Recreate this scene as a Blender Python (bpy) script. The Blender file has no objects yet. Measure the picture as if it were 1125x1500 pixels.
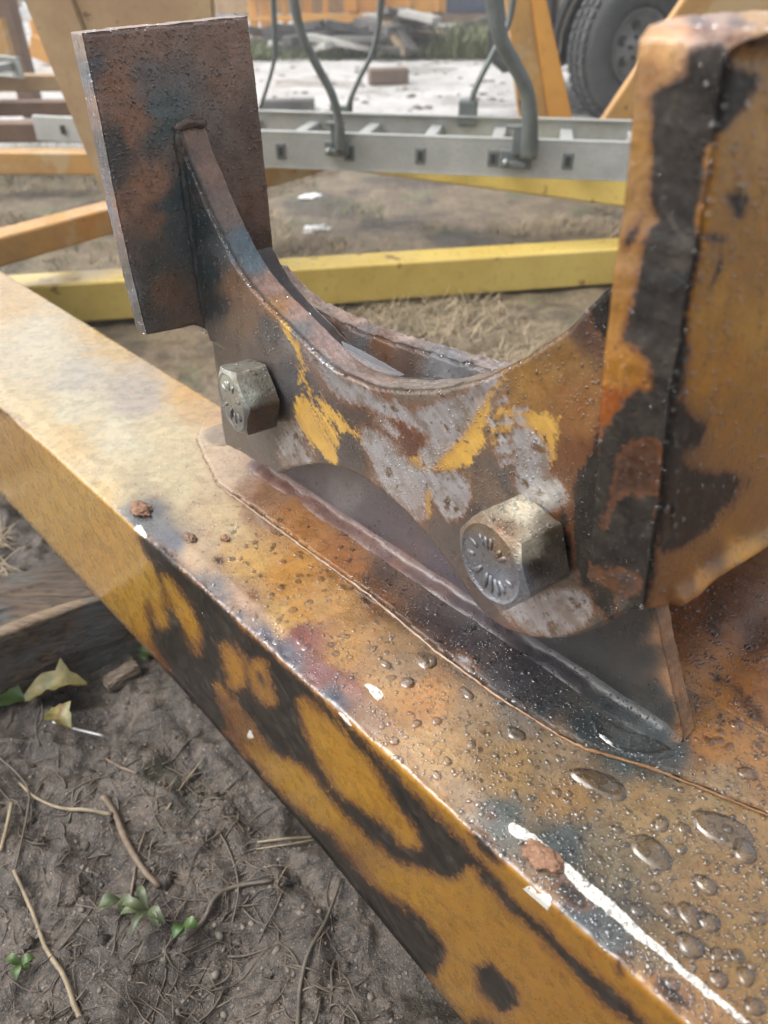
import bpy, bmesh, math, random
import numpy as np
from mathutils import Vector, Matrix
from mathutils.geometry import delaunay_2d_cdt

random.seed(7)
RNG = np.random.RandomState(11)
SC = bpy.context.scene

# ------------------------------------------------------------------ camera
PITCH = math.radians(35.9)
F = 1083.0
CAMH = 0.62
cd = bpy.data.cameras.new("camera")
cd.sensor_fit = 'VERTICAL'
cd.sensor_height = 36.0
cd.lens = F / 1500 * 36.0
cd.clip_start = 0.01
cd.clip_end = 400
cd.dof.use_dof = True
cd.dof.focus_distance = 0.47
cd.dof.aperture_fstop = 8.0
cam = bpy.data.objects.new("camera", cd)
cam.location = (0, 0, CAMH)
cam.rotation_euler = (math.pi / 2 - PITCH, 0, 0)
SC.collection.objects.link(cam)
SC.camera = cam

# ------------------------------------------------------------------ sky, sun, exposure
SUN_EL, SUN_AZ = math.radians(52), math.radians(-95)
w = bpy.data.worlds.new("World")
SC.world = w
w.use_nodes = True
nt = w.node_tree
nt.nodes.clear()
sky = nt.nodes.new('ShaderNodeTexSky')
sky.sky_type = 'NISHITA'
sky.sun_disc = False
sky.sun_elevation = SUN_EL
sky.sun_rotation = SUN_AZ
sky.air_density = 1.0
sky.dust_density = 6.0
sky.ozone_density = 1.0
hs = nt.nodes.new('ShaderNodeHueSaturation')
hs.inputs['Saturation'].default_value = 0.22
bg = nt.nodes.new('ShaderNodeBackground')
bg.inputs['Strength'].default_value = 0.15
out = nt.nodes.new('ShaderNodeOutputWorld')
nt.links.new(sky.outputs[0], hs.inputs['Color'])
nt.links.new(hs.outputs[0], bg.inputs['Color'])
nt.links.new(bg.outputs[0], out.inputs['Surface'])
sl = bpy.data.lights.new("sun", 'SUN')
sl.energy = 0.5
sl.angle = math.radians(40)
sl.color = (1, .97, .92)
so = bpy.data.objects.new("sun", sl)
so.rotation_euler = Vector((math.sin(SUN_AZ) * math.cos(SUN_EL), math.cos(SUN_AZ) * math.cos(SUN_EL), math.sin(SUN_EL))).to_track_quat('Z', 'Y').to_euler()
SC.collection.objects.link(so)
SC.view_settings.view_transform = 'Standard'
SC.view_settings.look = 'None'
SC.view_settings.exposure = 1.2
SC.view_settings.gamma = 1
SC.view_settings.use_curve_mapping = False
SC.cycles.use_denoising = True
SC.cycles.max_bounces = 8
SC.cycles.transparent_max_bounces = 8

# ------------------------------------------------------------------ frames and numpy helpers
CP, SP = math.cos(PITCH), math.sin(PITCH)
U = np.array([-.6868, .7268, 0.0])           # along the beam, away from the camera
N = np.array([.7268, .6868, 0.0])            # across the beam, away from the camera
Z = np.array([0, 0, 1.0])
ZB = .27                                     # top of the beam above the ground


def L(s, w_, h):
    """beam coordinates (along, across, up) to world"""
    return s * U + (w_ + .1767) * N + np.array([0, 0, ZB + h])


def Larr(s, w_, h):
    return np.outer(s, U) + np.outer(np.asarray(w_) + .1767, N) + np.outer(np.asarray(h) + ZB, Z)


def ray(x, y):
    v = y - 750.0
    return np.array([x - 562.5, F * CP - v * SP, -(v * CP + F * SP)])


EYE = np.array([0, 0, CAMH])


def at_plane(x, y, O, n):
    d = ray(x, y)
    t = np.dot(O - EYE, n) / np.dot(d, n)
    return EYE + d * t


def at_z(x, y, z=0.0):
    return at_plane(x, y, np.array([0, 0, z]), Z)


def at_Y(x, y, Y):
    return at_plane(x, y, np.array([0, Y, 0.0]), np.array([0, 1.0, 0]))


def proj(P):
    P = np.asarray(P) - EYE
    dep = P[:, 1] * CP - P[:, 2] * SP
    up = P[:, 1] * SP + P[:, 2] * CP
    dep = np.where(dep < .02, .02, dep)
    return 562.5 + F * P[:, 0] / dep, 750 - F * up / dep


def _h(i, j, k, s):
    n = (i * 374761393 + j * 668265263 + k * 2147483647 + s * 1274126177) & 0xffffffff
    n = ((n ^ (n >> 13)) * 1274126177) & 0xffffffff
    n = (n ^ (n >> 16)) & 0xffffffff
    return n / 4294967295.0


def vnoise(P, seed=0):
    P = np.asarray(P, dtype=np.float64)
    I = np.floor(P).astype(np.int64)
    f = P - I
    f = f * f * f * (f * (f * 6 - 15) + 10)
    r = 0
    for a in (0, 1):
        for b in (0, 1):
            for c in (0, 1):
                wgt = (f[:, 0] if a else 1 - f[:, 0]) * (f[:, 1] if b else 1 - f[:, 1]) * (f[:, 2] if c else 1 - f[:, 2])
                r = r + wgt * _h(I[:, 0] + a, I[:, 1] + b, I[:, 2] + c, seed)
    return r * 2 - 1


def fbm(P, octv=4, seed=0, gain=.5):
    r, a, fr, t = 0, 1.0, 1.0, 0
    for o in range(octv):
        r = r + a * vnoise(np.asarray(P) * fr + o * 17.3, seed + o)
        t += a
        a *= gain
        fr *= 2.03
    return r / t


def smooth_poly(P, k=4):
    P = [np.array(p, float) for p in P]
    n = len(P)
    o = []
    for i in range(n):
        a, b, c, d = P[i - 1], P[i], P[(i + 1) % n], P[(i + 2) % n]
        for j in range(k):
            t = j / k
            o.append(.5 * ((2 * b) + (-a + c) * t + (2 * a - 5 * b + 4 * c - d) * t * t + (-a + 3 * b - 3 * c + d) * t ** 3))
    return np.array(o)


def smooth_line(P, k=6):
    P = [np.array(p, float) for p in P]
    P = [2 * P[0] - P[1]] + P + [2 * P[-1] - P[-2]]
    o = []
    for i in range(1, len(P) - 2):
        a, b, c, d = P[i - 1], P[i], P[i + 1], P[i + 2]
        for j in range(k):
            t = j / k
            o.append(.5 * ((2 * b) + (-a + c) * t + (2 * a - 5 * b + 4 * c - d) * t * t + (-a + 3 * b - 3 * c + d) * t ** 3))
    o.append(P[-2])
    return o


def sdf(X, Y, poly):
    """signed distance, positive inside"""
    poly = np.asarray(poly, float)
    d2 = np.full(X.shape, 1e18)
    ins = np.zeros(X.shape, bool)
    n = len(poly)
    for i in range(n):
        x0, y0 = poly[i]
        x1, y1 = poly[(i + 1) % n]
        dx, dy = x1 - x0, y1 - y0
        l2 = dx * dx + dy * dy + 1e-18
        t = np.clip(((X - x0) * dx + (Y - y0) * dy) / l2, 0, 1)
        d2 = np.minimum(d2, (X - x0 - t * dx) ** 2 + (Y - y0 - t * dy) ** 2)
        c = (y0 > Y) != (y1 > Y)
        if abs(dy) > 1e-12:
            ins ^= c & (X < dx * (Y - y0) / dy + x0)
    d = np.sqrt(d2)
    return np.where(ins, d, -d)


def lin(c):
    c = np.asarray(c, float) / 255
    return np.where(c <= .04045, c / 12.92, ((c + .055) / 1.055) ** 2.4)


# ------------------------------------------------------------------ object helpers
def link(o):
    SC.collection.objects.link(o)
    return o


def tag(o, label=None, cat=None, group=None, kind=None):
    if label: o['label'] = label
    if cat: o['category'] = cat
    if group: o['group'] = group
    if kind: o['kind'] = kind
    return o


def empty(name, loc=(0, 0, 0)):
    o = bpy.data.objects.new(name, None)
    o.location = Vector(loc)
    o.empty_display_size = .05
    return link(o)


def mesh_obj(name, V, faces, mat, parent=None, smooth=False, attrs=None, loc=None):
    """V in world coordinates"""
    V = np.asarray(V, float)
    base = np.array(parent_loc(parent)) if parent is not None else (np.array(loc, float) if loc is not None else np.zeros(3))
    me = bpy.data.meshes.new(name)
    if isinstance(faces, np.ndarray):
        k = faces.shape[1]
        me.vertices.add(len(V))
        me.vertices.foreach_set('co', (V - base).astype(np.float32).ravel())
        me.loops.add(faces.size)
        me.loops.foreach_set('vertex_index', faces.astype(np.int32).ravel())
        me.polygons.add(len(faces))
        me.polygons.foreach_set('loop_start', np.arange(0, faces.size, k, dtype=np.int32))
        me.update(calc_edges=True)
        me.validate()
    else:
        me.from_pydata([tuple(v) for v in (V - base)], [], [tuple(f) for f in faces])
        me.update()
    if attrs:
        for k_, a in attrs.items():
            if a.ndim == 2:
                at = me.attributes.new(k_, 'FLOAT_COLOR', 'POINT')
                at.data.foreach_set('color', np.c_[a, np.ones(len(a))].astype(np.float32).ravel())
            else:
                at = me.attributes.new(k_, 'FLOAT', 'POINT')
                at.data.foreach_set('value', a.astype(np.float32))
    if smooth:
        me.polygons.foreach_set('use_smooth', np.ones(len(me.polygons), bool))
    me.materials.append(mat)
    o = bpy.data.objects.new(name, me)
    if parent is not None:
        o.parent = parent
    elif loc is not None:
        o.location = Vector(loc)
    return link(o)


def parent_loc(p):
    l = Vector((0, 0, 0))
    while p is not None:
        l = l + p.location
        p = p.parent
    return l


def from_bm(name, bm, mat, parent=None, smooth=False, loc=None):
    base = parent_loc(parent) if parent is not None else (Vector(loc) if loc is not None else Vector((0, 0, 0)))
    bmesh.ops.translate(bm, verts=bm.verts, vec=-base)
    bmesh.ops.recalc_face_normals(bm, faces=bm.faces)
    me = bpy.data.meshes.new(name)
    bm.to_mesh(me)
    bm.free()
    if smooth:
        me.polygons.foreach_set('use_smooth', np.ones(len(me.polygons), bool))
    me.materials.append(mat)
    o = bpy.data.objects.new(name, me)
    if parent is not None:
        o.parent = parent
    elif loc is not None:
        o.location = Vector(loc)
    return link(o)


def bm_bar(bm, p0, p1, wd, ht, up=(0, 0, 1), bev=.004, seg=2):
    """rectangular bar from p0 to p1; wd across, ht along up"""
    p0, p1, up = Vector(p0), Vector(p1), Vector(up)
    d = (p1 - p0)
    ln = d.length
    d.normalize()
    if d.cross(up).length < .05: up = Vector((0, 1, 0))
    side = d.cross(up).normalized()
    up2 = side.cross(d).normalized()
    M = Matrix((( side.x, d.x, up2.x), (side.y, d.y, up2.y), (side.z, d.z, up2.z))).to_4x4()
    M.translation = (p0 + p1) / 2
    r = bmesh.ops.create_cube(bm, size=1)
    vs = r['verts']
    bmesh.ops.scale(bm, vec=(wd, ln, ht), verts=vs)
    if bev > 0:
        es = list({e for v in vs for e in v.link_edges})
        rb = bmesh.ops.bevel(bm, geom=es, offset=bev, segments=seg, affect='EDGES', profile=.5)
        vs = list({v for f in rb['faces'] for v in f.verts} | {v for v in vs if v.is_valid})
    bmesh.ops.transform(bm, matrix=M, verts=vs)


def bar(name, p0, p1, wd, ht, mat, parent=None, up=(0, 0, 1), bev=.004, loc=None):
    bm = bmesh.new()
    bm_bar(bm, p0, p1, wd, ht, up, bev)
    return from_bm(name, bm, mat, parent, loc=loc)


def tube_data(pts, radii, seg=8, jitter=0, flat=1.0, seed=0, upv=(0, 0, 1)):
    pts = [Vector(p) for p in pts]
    V, Fc = [], []
    rs = np.random.RandomState(abs(int(seed)))
    n = len(pts)
    for i, p in enumerate(pts):
        d = (pts[min(i + 1, n - 1)] - pts[max(i - 1, 0)]).normalized()
        a = d.cross(Vector(upv))
        if a.length < .01: a = d.cross(Vector((1, 0, 0)))
        a.normalize()
        b = a.cross(d).normalized()
        r = radii[i] if hasattr(radii, '__len__') else radii
        for k in range(seg):
            t = 2 * math.pi * k / seg
            q = r * (1 + jitter * rs.uniform(-1, 1))
            V.append(p + a * math.cos(t) * q + b * math.sin(t) * q * flat)
    for i in range(n - 1):
        for k in range(seg):
            k2 = (k + 1) % seg
            Fc.append((i * seg + k, i * seg + k2, (i + 1) * seg + k2, (i + 1) * seg + k))
    Fc.append(tuple(range(seg))[::-1])
    Fc.append(tuple((n - 1) * seg + k for k in range(seg)))
    return [tuple(v) for v in V], Fc


def tube(name, pts, radii, mat, parent=None, seg=8, jitter=0, flat=1.0, seed=0, loc=None, smooth=True, upv=(0, 0, 1)):
    V, Fc = tube_data(pts, radii, seg, jitter, flat, seed, upv)
    return mesh_obj(name, V, Fc, mat, parent, smooth, loc=loc)


def merge_data(items):
    V, Fc, o = [], [], 0
    for v, f in items:
        V += list(v)
        Fc += [tuple(i + o for i in q) for q in f]
        o += len(v)
    return V, Fc


# ------------------------------------------------------------------ material helpers
class NT:
    def __init__(s, name):
        s.m = bpy.data.materials.new(name)
        s.m.use_nodes = True
        s.t = s.m.node_tree
        s.t.nodes.clear()
        s.out = s.t.nodes.new('ShaderNodeOutputMaterial')
        s.geo = s.t.nodes.new('ShaderNodeNewGeometry')
        s.pos = s.geo.outputs['Position']

    def set(s, inp, v):
        if v is None: return
        if hasattr(v, 'is_linked') or hasattr(v, 'links'):
            s.t.links.new(v, inp)
        else:
            if isinstance(v, (tuple, list)) and len(v) == 3 and inp.type == 'RGBA': v = (*v, 1)
            inp.default_value = v

    def node(s, typ, props=None, **ins):
        n = s.t.nodes.new(typ)
        for k, v in (props or {}).items(): setattr(n, k, v)
        for k, v in ins.items():
            s.set(n.inputs[int(k[1:])] if k[0] == 'i' and k[1:].isdigit() else n.inputs[k], v)
        return n

    def math(s, op, a, b=None, c=None, clamp=False):
        n = s.t.nodes.new('ShaderNodeMath')
        n.operation = op
        n.use_clamp = clamp
        s.set(n.inputs[0], a)
        if b is not None: s.set(n.inputs[1], b)
        if c is not None: s.set(n.inputs[2], c)
        return n.outputs[0]

    def ss(s, x, lo, hi, a=0.0, b=1.0):
        n = s.node('ShaderNodeMapRange', {'interpolation_type': 'SMOOTHSTEP'})
        for i, v in enumerate((x, lo, hi, a, b)): s.set(n.inputs[i], v)
        return n.outputs[0]

    def lmap(s, x, lo, hi, a=0.0, b=1.0):
        n = s.node('ShaderNodeMapRange')
        for i, v in enumerate((x, lo, hi, a, b)): s.set(n.inputs[i], v)
        return n.outputs[0]

    def mix(s, f, a, b, mode='MIX'):
        n = s.node('ShaderNodeMix', {'data_type': 'RGBA', 'blend_type': mode})
        s.set(n.inputs[0], f)
        s.set(n.inputs[6], a)
        s.set(n.inputs[7], b)
        return n.outputs[2]

    def noise(s, scale, detail=4, rough=.55, vec=None, dist=0.0):
        n = s.node('ShaderNodeTexNoise')
        s.set(n.inputs['Vector'], vec if vec is not None else s.pos)
        s.set(n.inputs['Scale'], scale)
        s.set(n.inputs['Detail'], detail)
        s.set(n.inputs['Roughness'], rough)
        s.set(n.inputs['Distortion'], dist)
        return n.outputs[0]

    def voro(s, scale, vec=None, feature='F1', rnd=1.0):
        n = s.node('ShaderNodeTexVoronoi', {'feature': feature})
        s.set(n.inputs['Vector'], vec if vec is not None else s.pos)
        s.set(n.inputs['Scale'], scale)
        s.set(n.inputs['Randomness'], rnd)
        return n

    def attr(s, name):
        return s.node('ShaderNodeAttribute', {'attribute_name': name})

    def scaled(s, vec3, rot=(0, 0, 0)):
        n = s.node('ShaderNodeMapping')
        s.set(n.inputs['Vector'], s.pos)
        n.inputs['Rotation'].default_value = rot
        n.inputs['Scale'].default_value = vec3
        return n.outputs[0]

    def bump(s, h, strength, dist, normal=None):
        n = s.node('ShaderNodeBump')
        s.set(n.inputs['Height'], h)
        n.inputs['Strength'].default_value = strength
        n.inputs['Distance'].default_value = dist
        if normal is not None: s.set(n.inputs['Normal'], normal)
        return n.outputs[0]

    def done(s, **kw):
        b = s.t.nodes.new('ShaderNodeBsdfPrincipled')
        for k, v in kw.items():
            s.set(b.inputs[k.replace('_', ' ')], v)
        s.t.links.new(b.outputs[0], s.out.inputs['Surface'])
        return s.m


def steel_material(name, drops=1.0, coat=.55, streak=(1, 1, 1), relief=1.0, rim_rust=True, rlo=.24, rhi=.46, metal=0.0, coatb=1.0, toponly=False):
    """painted steel, burnt and scraped: colour comes from the attributes tint, char, bare, chip, white"""
    s = NT(name)
    tint = s.attr('tint').outputs['Color']
    n1 = s.noise(90, 6, .6)
    n2 = s.noise(420, 5, .65)
    n3 = s.noise(1500, 3, .6)
    st = s.noise(60, 5, .6, vec=s.scaled(streak))
    d1 = -U * .76 - Z * .65
    d2 = -U * .65 + Z * .76
    cmb = s.node('ShaderNodeCombineXYZ')
    for i_, (dv, k_) in enumerate(((d1, .13), (d2, 1.0), (N, 1.0))):
        dp = s.node('ShaderNodeVectorMath', {'operation': 'DOT_PRODUCT'}, i0=s.pos, i1=tuple(float(q) * k_ for q in dv))
        s.t.links.new(dp.outputs['Value'], cmb.inputs[i_])
    sk = s.noise(170, 6, .7, vec=cmb.outputs[0], dist=.15)
    nn = s.math('SUBTRACT', n1, .5)
    nf = s.math('SUBTRACT', n2, .5)
    # mottling of the paint
    v = s.math('ADD', s.lmap(n1, .25, .75, .74, 1.24), s.lmap(n2, .3, .7, -.17, .17))
    v = s.math('ADD', v, s.lmap(n3, .3, .7, -.10, .10))
    col = s.node('ShaderNodeVectorMath', {'operation': 'SCALE'}, i0=tint, Scale=v).outputs[0]
    # blooms of rust and thin soot that follow the scratches
    rb = s.math('MULTIPLY', s.ss(s.noise(120, 6, .7, dist=.4), .52, .64), .38)
    col = s.mix(rb, col, s.node('ShaderNodeVectorMath', {'operation': 'MULTIPLY'}, i0=col, i1=(.92, .62, .42)).outputs[0])
    col = s.mix(s.math('MULTIPLY', s.ss(sk, .60, .72), .30), col, (.05, .038, .03))
    col = s.mix(s.math('MULTIPLY', s.ss(sk, .36, .27), .30), col, s.node('ShaderNodeVectorMath', {'operation': 'SCALE'}, i0=col, Scale=1.7).outputs[0])
    # darker specks and grime
    sp = s.ss(s.noise(260, 3, .5), .66, .74)
    col = s.mix(s.math('MULTIPLY', sp, .55), col, (.035, .022, .014))
    # chips showing bright paint
    cp = s.math('ADD', s.attr('chip').outputs['Fac'], s.math('ADD', s.math('MULTIPLY', nn, 2.2), s.math('MULTIPLY', s.math('SUBTRACT', st, .5), 2.0)))
    cp = s.math('ADD', cp, s.math('ADD', s.math('MULTIPLY', nf, 2.4), s.math('MULTIPLY', s.math('SUBTRACT', sk, .5), 3.2)))
    cpm = s.math('MULTIPLY', s.ss(cp, -.30, .45), s.lmap(sk, .25, .6, .55, 1.0))
    col = s.mix(cpm, col, s.mix(s.lmap(n1, .3, .7), (.40, .23, .045), (.50, .30, .065)))
    # charred paint with a rusty rim
    ch = s.math('ADD', s.attr('char').outputs['Fac'], s.math('ADD', s.math('MULTIPLY', nn, 1.9), s.math('ADD', s.math('MULTIPLY', nf, .9), s.math('MULTIPLY', s.math('SUBTRACT', st, .5), 1.5))))
    ch = s.math('SUBTRACT', s.math('ADD', ch, s.math('ADD', s.math('MULTIPLY', nf, 1.6), s.math('MULTIPLY', s.math('SUBTRACT', sk, .5), 1.6))), .42)
    rim = s.ss(ch, -1.15, .10)
    if rim_rust:
        col = s.mix(s.math('MULTIPLY', rim, .8), col, s.mix(s.lmap(n2, .3, .7), (.125, .046, .014), (.075, .028, .012)))
    chm = s.ss(ch, -.42, .55)
    ccol = s.mix(s.lmap(n1, .3, .72), (.008, .0072, .0066), (.030, .024, .019))
    ccol = s.mix(s.ss(st, .56, .72), ccol, (.045, .037, .030))
    ccol = s.mix(s.math('MULTIPLY', s.ss(sk, .56, .70), .7), ccol, (.062, .052, .044))  # pale streaks paint fibrous highlights into the char
    ccol = s.mix(s.ss(n2, .64, .72), ccol, (.06, .03, .013))
    col = s.mix(chm, col, ccol)
    # bare scraped metal
    br = s.math('ADD', s.attr('bare').outputs['Fac'], s.math('ADD', s.math('MULTIPLY', nn, 1.8), s.math('MULTIPLY', s.math('SUBTRACT', st, .5), 1.4)))
    br = s.math('ADD', br, s.math('ADD', s.math('MULTIPLY', nf, 2.2), s.math('MULTIPLY', s.math('SUBTRACT', sk, .5), 2.4)))
    brr = s.ss(br, -1.3, .0)
    col = s.mix(s.math('MULTIPLY', brr, .5), col, (.16, .065, .02))
    brm = s.math('MULTIPLY', s.ss(br, -.6, .7), s.lmap(s.noise(38, 4, .6), .36, .60, .62, 1.0))
    bcol = s.mix(s.lmap(sk, .2, .8), (.24, .23, .225), (.50, .50, .52))
    bcol = s.mix(s.math('MULTIPLY', s.ss(s.noise(52, 5, .65), .48, .62), .6), bcol, (.16, .115, .075))
    bcol = s.mix(s.ss(n1, .56, .66), bcol, (.13, .085, .05))
    col = s.mix(brm, col, bcol)
    # white paint, and a glint painted white
    wh = s.math('ADD', s.attr('white').outputs['Fac'], s.math('ADD', s.math('MULTIPLY', nf, .8), s.math('MULTIPLY', nn, .3)))
    whm = s.ss(wh, -.05, .1)
    whc = s.mix(s.ss(n2, .58, .66), (.56, .54, .49), (.14, .085, .05))
    whc = s.mix(s.ss(n3, .60, .70), whc, (.20, .15, .10))
    col = s.mix(whm, col, whc)
    rough = s.lmap(n1, .3, .7, rlo, rhi)
    rough = s.math('ADD', rough, s.math('MULTIPLY', chm, .12))
    met = s.math('MAXIMUM', s.math('MULTIPLY', brm, .6), metal)
    # relief: paint layers, pits, tiny drops of rain
    h = s.math('ADD', s.math('MULTIPLY', n2, .35), s.math('MULTIPLY', n3, .15))
    h = s.math('SUBTRACT', h, s.math('MULTIPLY', chm, .25))
    h = s.math('SUBTRACT', h, s.math('MULTIPLY', brm, .35))
    h = s.math('ADD', h, s.math('MULTIPLY', whm, .35))
    h = s.math('SUBTRACT', h, s.math('MULTIPLY', cpm, .2))
    h = s.math('ADD', h, s.math('MULTIPLY', st, .3))
    b1 = s.bump(h, .55 * relief, .0012)
    vd = s.voro(330).outputs['Distance']
    dome = s.math('SQRT', s.math('MAXIMUM', s.math('SUBTRACT', 1.0, s.math('MULTIPLY', s.math('MULTIPLY', vd, vd), 14.0)), 0.0))
    vd2 = s.voro(700).outputs['Distance']
    dome2 = s.math('SQRT', s.math('MAXIMUM', s.math('SUBTRACT', 1.0, s.math('MULTIPLY', s.math('MULTIPLY', vd2, vd2), 16.0)), 0.0))
    msk = s.ss(s.noise(35, 3, .5), .42, .56)
    if toponly:
        nz = s.node('ShaderNodeSeparateXYZ', None, i0=s.geo.outputs['Normal']).outputs[2]
        msk = s.math('MULTIPLY', msk, s.ss(nz, .4, .8))
    dd = s.math('MULTIPLY', s.math('ADD', dome, s.math('MULTIPLY', dome2, .5)), msk)
    b2 = s.bump(dd, .7 * drops, .0010, b1)
    return s.done(Base_Color=col, Roughness=rough, Metallic=met, Normal=b2,
                  Coat_Weight=s.math('MULTIPLY', s.math('SUBTRACT', 1.0, s.math('MULTIPLY', chm, .75)), coat), Coat_Roughness=.09, Coat_IOR=1.33, Coat_Normal=s.bump(dd, .9 * drops * coatb, .0009, s.bump(n1, .35, .0012)), Specular_IOR_Level=s.lmap(chm, 0, 1, .45, .22))


def plain(name, c1, c2=None, rough=(.4, .6), scale=20, bump=.2, bd=.002, metallic=0.0, coat=0.0, spots=None, stretch=(1, 1, 1), rot=(0, 0, 0), wear=None):
    s = NT(name)
    c2 = c2 or tuple(x * .7 for x in c1)
    vec = s.scaled(stretch, rot)
    n = s.noise(scale, 6, .6, vec)
    n2 = s.noise(scale * 9, 4, .6, vec)
    col = s.mix(s.ss(n, .32, .68), c1, c2)
    col = s.mix(s.math('MULTIPLY', s.ss(n2, .5, .75), .4), col, tuple(x * .55 for x in c1))
    if spots: col = s.mix(s.ss(s.noise(scale * 3, 5, .6), .62, .70), col, spots)
    if wear: col = s.mix(s.ss(s.noise(scale * .7, 5, .65), .55, .64), col, wear)
    b = s.bump(s.math('ADD', n, s.math('MULTIPLY', n2, .4)), bump, bd)
    return s.done(Base_Color=col, Roughness=s.lmap(n2, .3, .7, rough[0], rough[1]), Metallic=metallic, Normal=b, Coat_Weight=coat, Coat_Roughness=.1, Coat_IOR=1.33)


M = {}
RZ = -math.radians(46.6)
M['beam'] = steel_material('wet painted steel', relief=.5, toponly=True, drops=.55, coat=1.0, rlo=.2, rhi=.36, streak=(1, 1, 1))
M['web'] = steel_material('scraped bracket steel', drops=.8, coat=.35, streak=(1, 1, .25), relief=1.1)
M['flange'] = steel_material('rusty flange steel', drops=1.0, coat=.22, relief=1.3)
def water_material(name, clear, gain):
    # thin clear water: part of the light goes straight through, part is bent, the skin mirrors the sky
    s = NT(name)
    tr = s.node('ShaderNodeBsdfTransparent', None, Color=(.97, .97, .97, 1))
    rf = s.node('ShaderNodeBsdfRefraction', None, Color=(1, 1, 1, 1), Roughness=0.0, IOR=1.33)
    gl = s.node('ShaderNodeBsdfAnisotropic', None, Color=(1, 1, 1, 1), Roughness=.03)
    m1 = s.node('ShaderNodeMixShader', None, i0=clear, i1=rf.outputs[0], i2=tr.outputs[0])
    fz = s.node('ShaderNodeFresnel', None, IOR=1.40)
    m2 = s.node('ShaderNodeMixShader', None, i0=s.math('MULTIPLY', fz.outputs[0], gain, clamp=True), i1=m1.outputs[0], i2=gl.outputs[0])
    s.t.links.new(m2.outputs[0], s.out.inputs['Surface'])
    return s.m


M['water'] = water_material('drop of water', .76, 2.1)
M['mirror'] = water_material('still water', .2, 2.2)
M['pool'] = water_material('standing water', .35, .75)
M['yellow'] = plain('yellow tube paint', (.58, .44, .12), (.48, .34, .08), (.25, .42), 6, .15, coat=.7, spots=(.22, .12, .03))
M['ochre'] = plain('faded ochre paint', (.44, .24, .065), (.34, .19, .06), (.4, .6), 8, .15, coat=.3, spots=(.16, .08, .03), wear=(.40, .28, .14))
M['tan'] = plain('tan weathered paint', (.42, .29, .15), (.33, .21, .11), (.4, .6), 9, .2, coat=.25, spots=(.15, .08, .04))
M['orange'] = plain('orange machine paint', (.62, .30, .05), (.52, .25, .05), (.4, .6), 3, .1)
M['brown'] = plain('brown rusty steel', (.17, .10, .06), (.12, .07, .045), (.4, .7), 10, .3)
M['alu'] = plain('dull aluminium', (.42, .43, .41), (.34, .35, .33), (.35, .55), 12, .1, metallic=.35)
M['galv'] = plain('grey galvanised arm', (.15, .17, .165), (.11, .125, .12), (.4, .6), 30, .2, metallic=.3)
M['dark'] = plain('dark plastic', (.02, .02, .02), (.03, .03, .03), (.5, .7), 30, .2)
M['rubber'] = plain('tyre rubber', (.035, .036, .037), (.055, .055, .055), (.6, .8), 12, .3)
M['rim'] = plain('dirty silver wheel', (.17, .17, .165), (.12, .12, .115), (.4, .6), 15, .2, metallic=.4)
M['car'] = plain('dark bronze car paint', (.22, .20, .165), (.16, .145, .12), (.25, .4), 3, .05, coat=.6)
M['glass'] = plain('dark window glass', (.02, .025, .03), (.02, .025, .03), (.05, .1), 3, 0)
M['timber'] = plain('grey wet timber', (.10, .095, .09), (.05, .048, .046), (.5, .7), 8, .4, stretch=(1, 1, 1))
M['timber_pale'] = plain('pale sawn timber', (.36, .35, .32), (.28, .27, .25), (.5, .7), 8, .3)
M['timber_brown'] = plain('brown sawn timber', (.26, .19, .12), (.2, .15, .1), (.5, .7), 8, .3)
M['blue'] = plain('dark blue container paint', (.035, .055, .10), (.03, .045, .08), (.4, .6), 4, .1)
M['brick'] = plain('brown brick', (.17, .12, .09), (.13, .10, .08), (.7, .9), 40, .5)
M['white'] = plain('white plastic scrap', (.75, .76, .76), (.6, .62, .62), (.3, .5), 40, .3)
M['green'] = plain('green leaf', (.035, .075, .018), (.06, .10, .025), (.4, .6), 60, .4, bd=.0005)
M['yleaf'] = plain('yellowing leaf', (.20, .155, .05), (.09, .10, .035), (.4, .6), 90, .6, bd=.0008, spots=(.07, .04, .02), wear=(.11, .065, .03))
M['straw'] = plain('dry straw', (.24, .18, .10), (.14, .10, .055), (.6, .8), 50, .1)
M['wilted'] = plain('wilted leaf', (.075, .095, .045), (.05, .065, .03), (.4, .6), 60, .4, bd=.0005)
M['drygrass'] = plain('dead grass blades', (.34, .27, .17), (.17, .13, .08), (.6, .8), 14, .1)
M['root'] = plain('dark wet root', (.055, .045, .036), (.09, .07, .05), (.45, .7), 80, .5, bd=.001)
M['stick'] = plain('brown twig', (.15, .11, .075), (.09, .065, .045), (.5, .7), 80, .5, bd=.001)
M['palestick'] = plain('pale dry stem', (.24, .19, .12), (.14, .11, .07), (.5, .7), 80, .4, bd=.0006)
M['pebble'] = plain('small pebble', (.16, .135, .11), (.09, .078, .066), (.6, .8), 200, .3, bd=.0006)
M['grass'] = plain('green grass', (.09, .12, .04), (.15, .15, .06), (.5, .7), 10, .1)

# log: long fibres and a grey bark
def wood_material(name, c1, c2, c3, rz):
    s = NT(name)
    vec = s.scaled((.07, 1, 1), (0, 0, rz))
    f1 = s.noise(190, 6, .65, vec, .3)
    f2 = s.noise(45, 5, .6, vec)
    b = s.noise(14, 5, .6)
    col = s.mix(s.ss(f1, .35, .65), c1, c2)
    col = s.mix(s.ss(b, .5, .62), col, c3)
    col = s.mix(s.math('MULTIPLY', s.ss(f2, .55, .68), .8), col, tuple(x * .25 for x in c1))
    return s.done(Base_Color=col, Roughness=.55, Normal=s.bump(s.math('ADD', f1, f2), 1.0, .008), Coat_Weight=.15, Coat_Roughness=.25)


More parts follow.
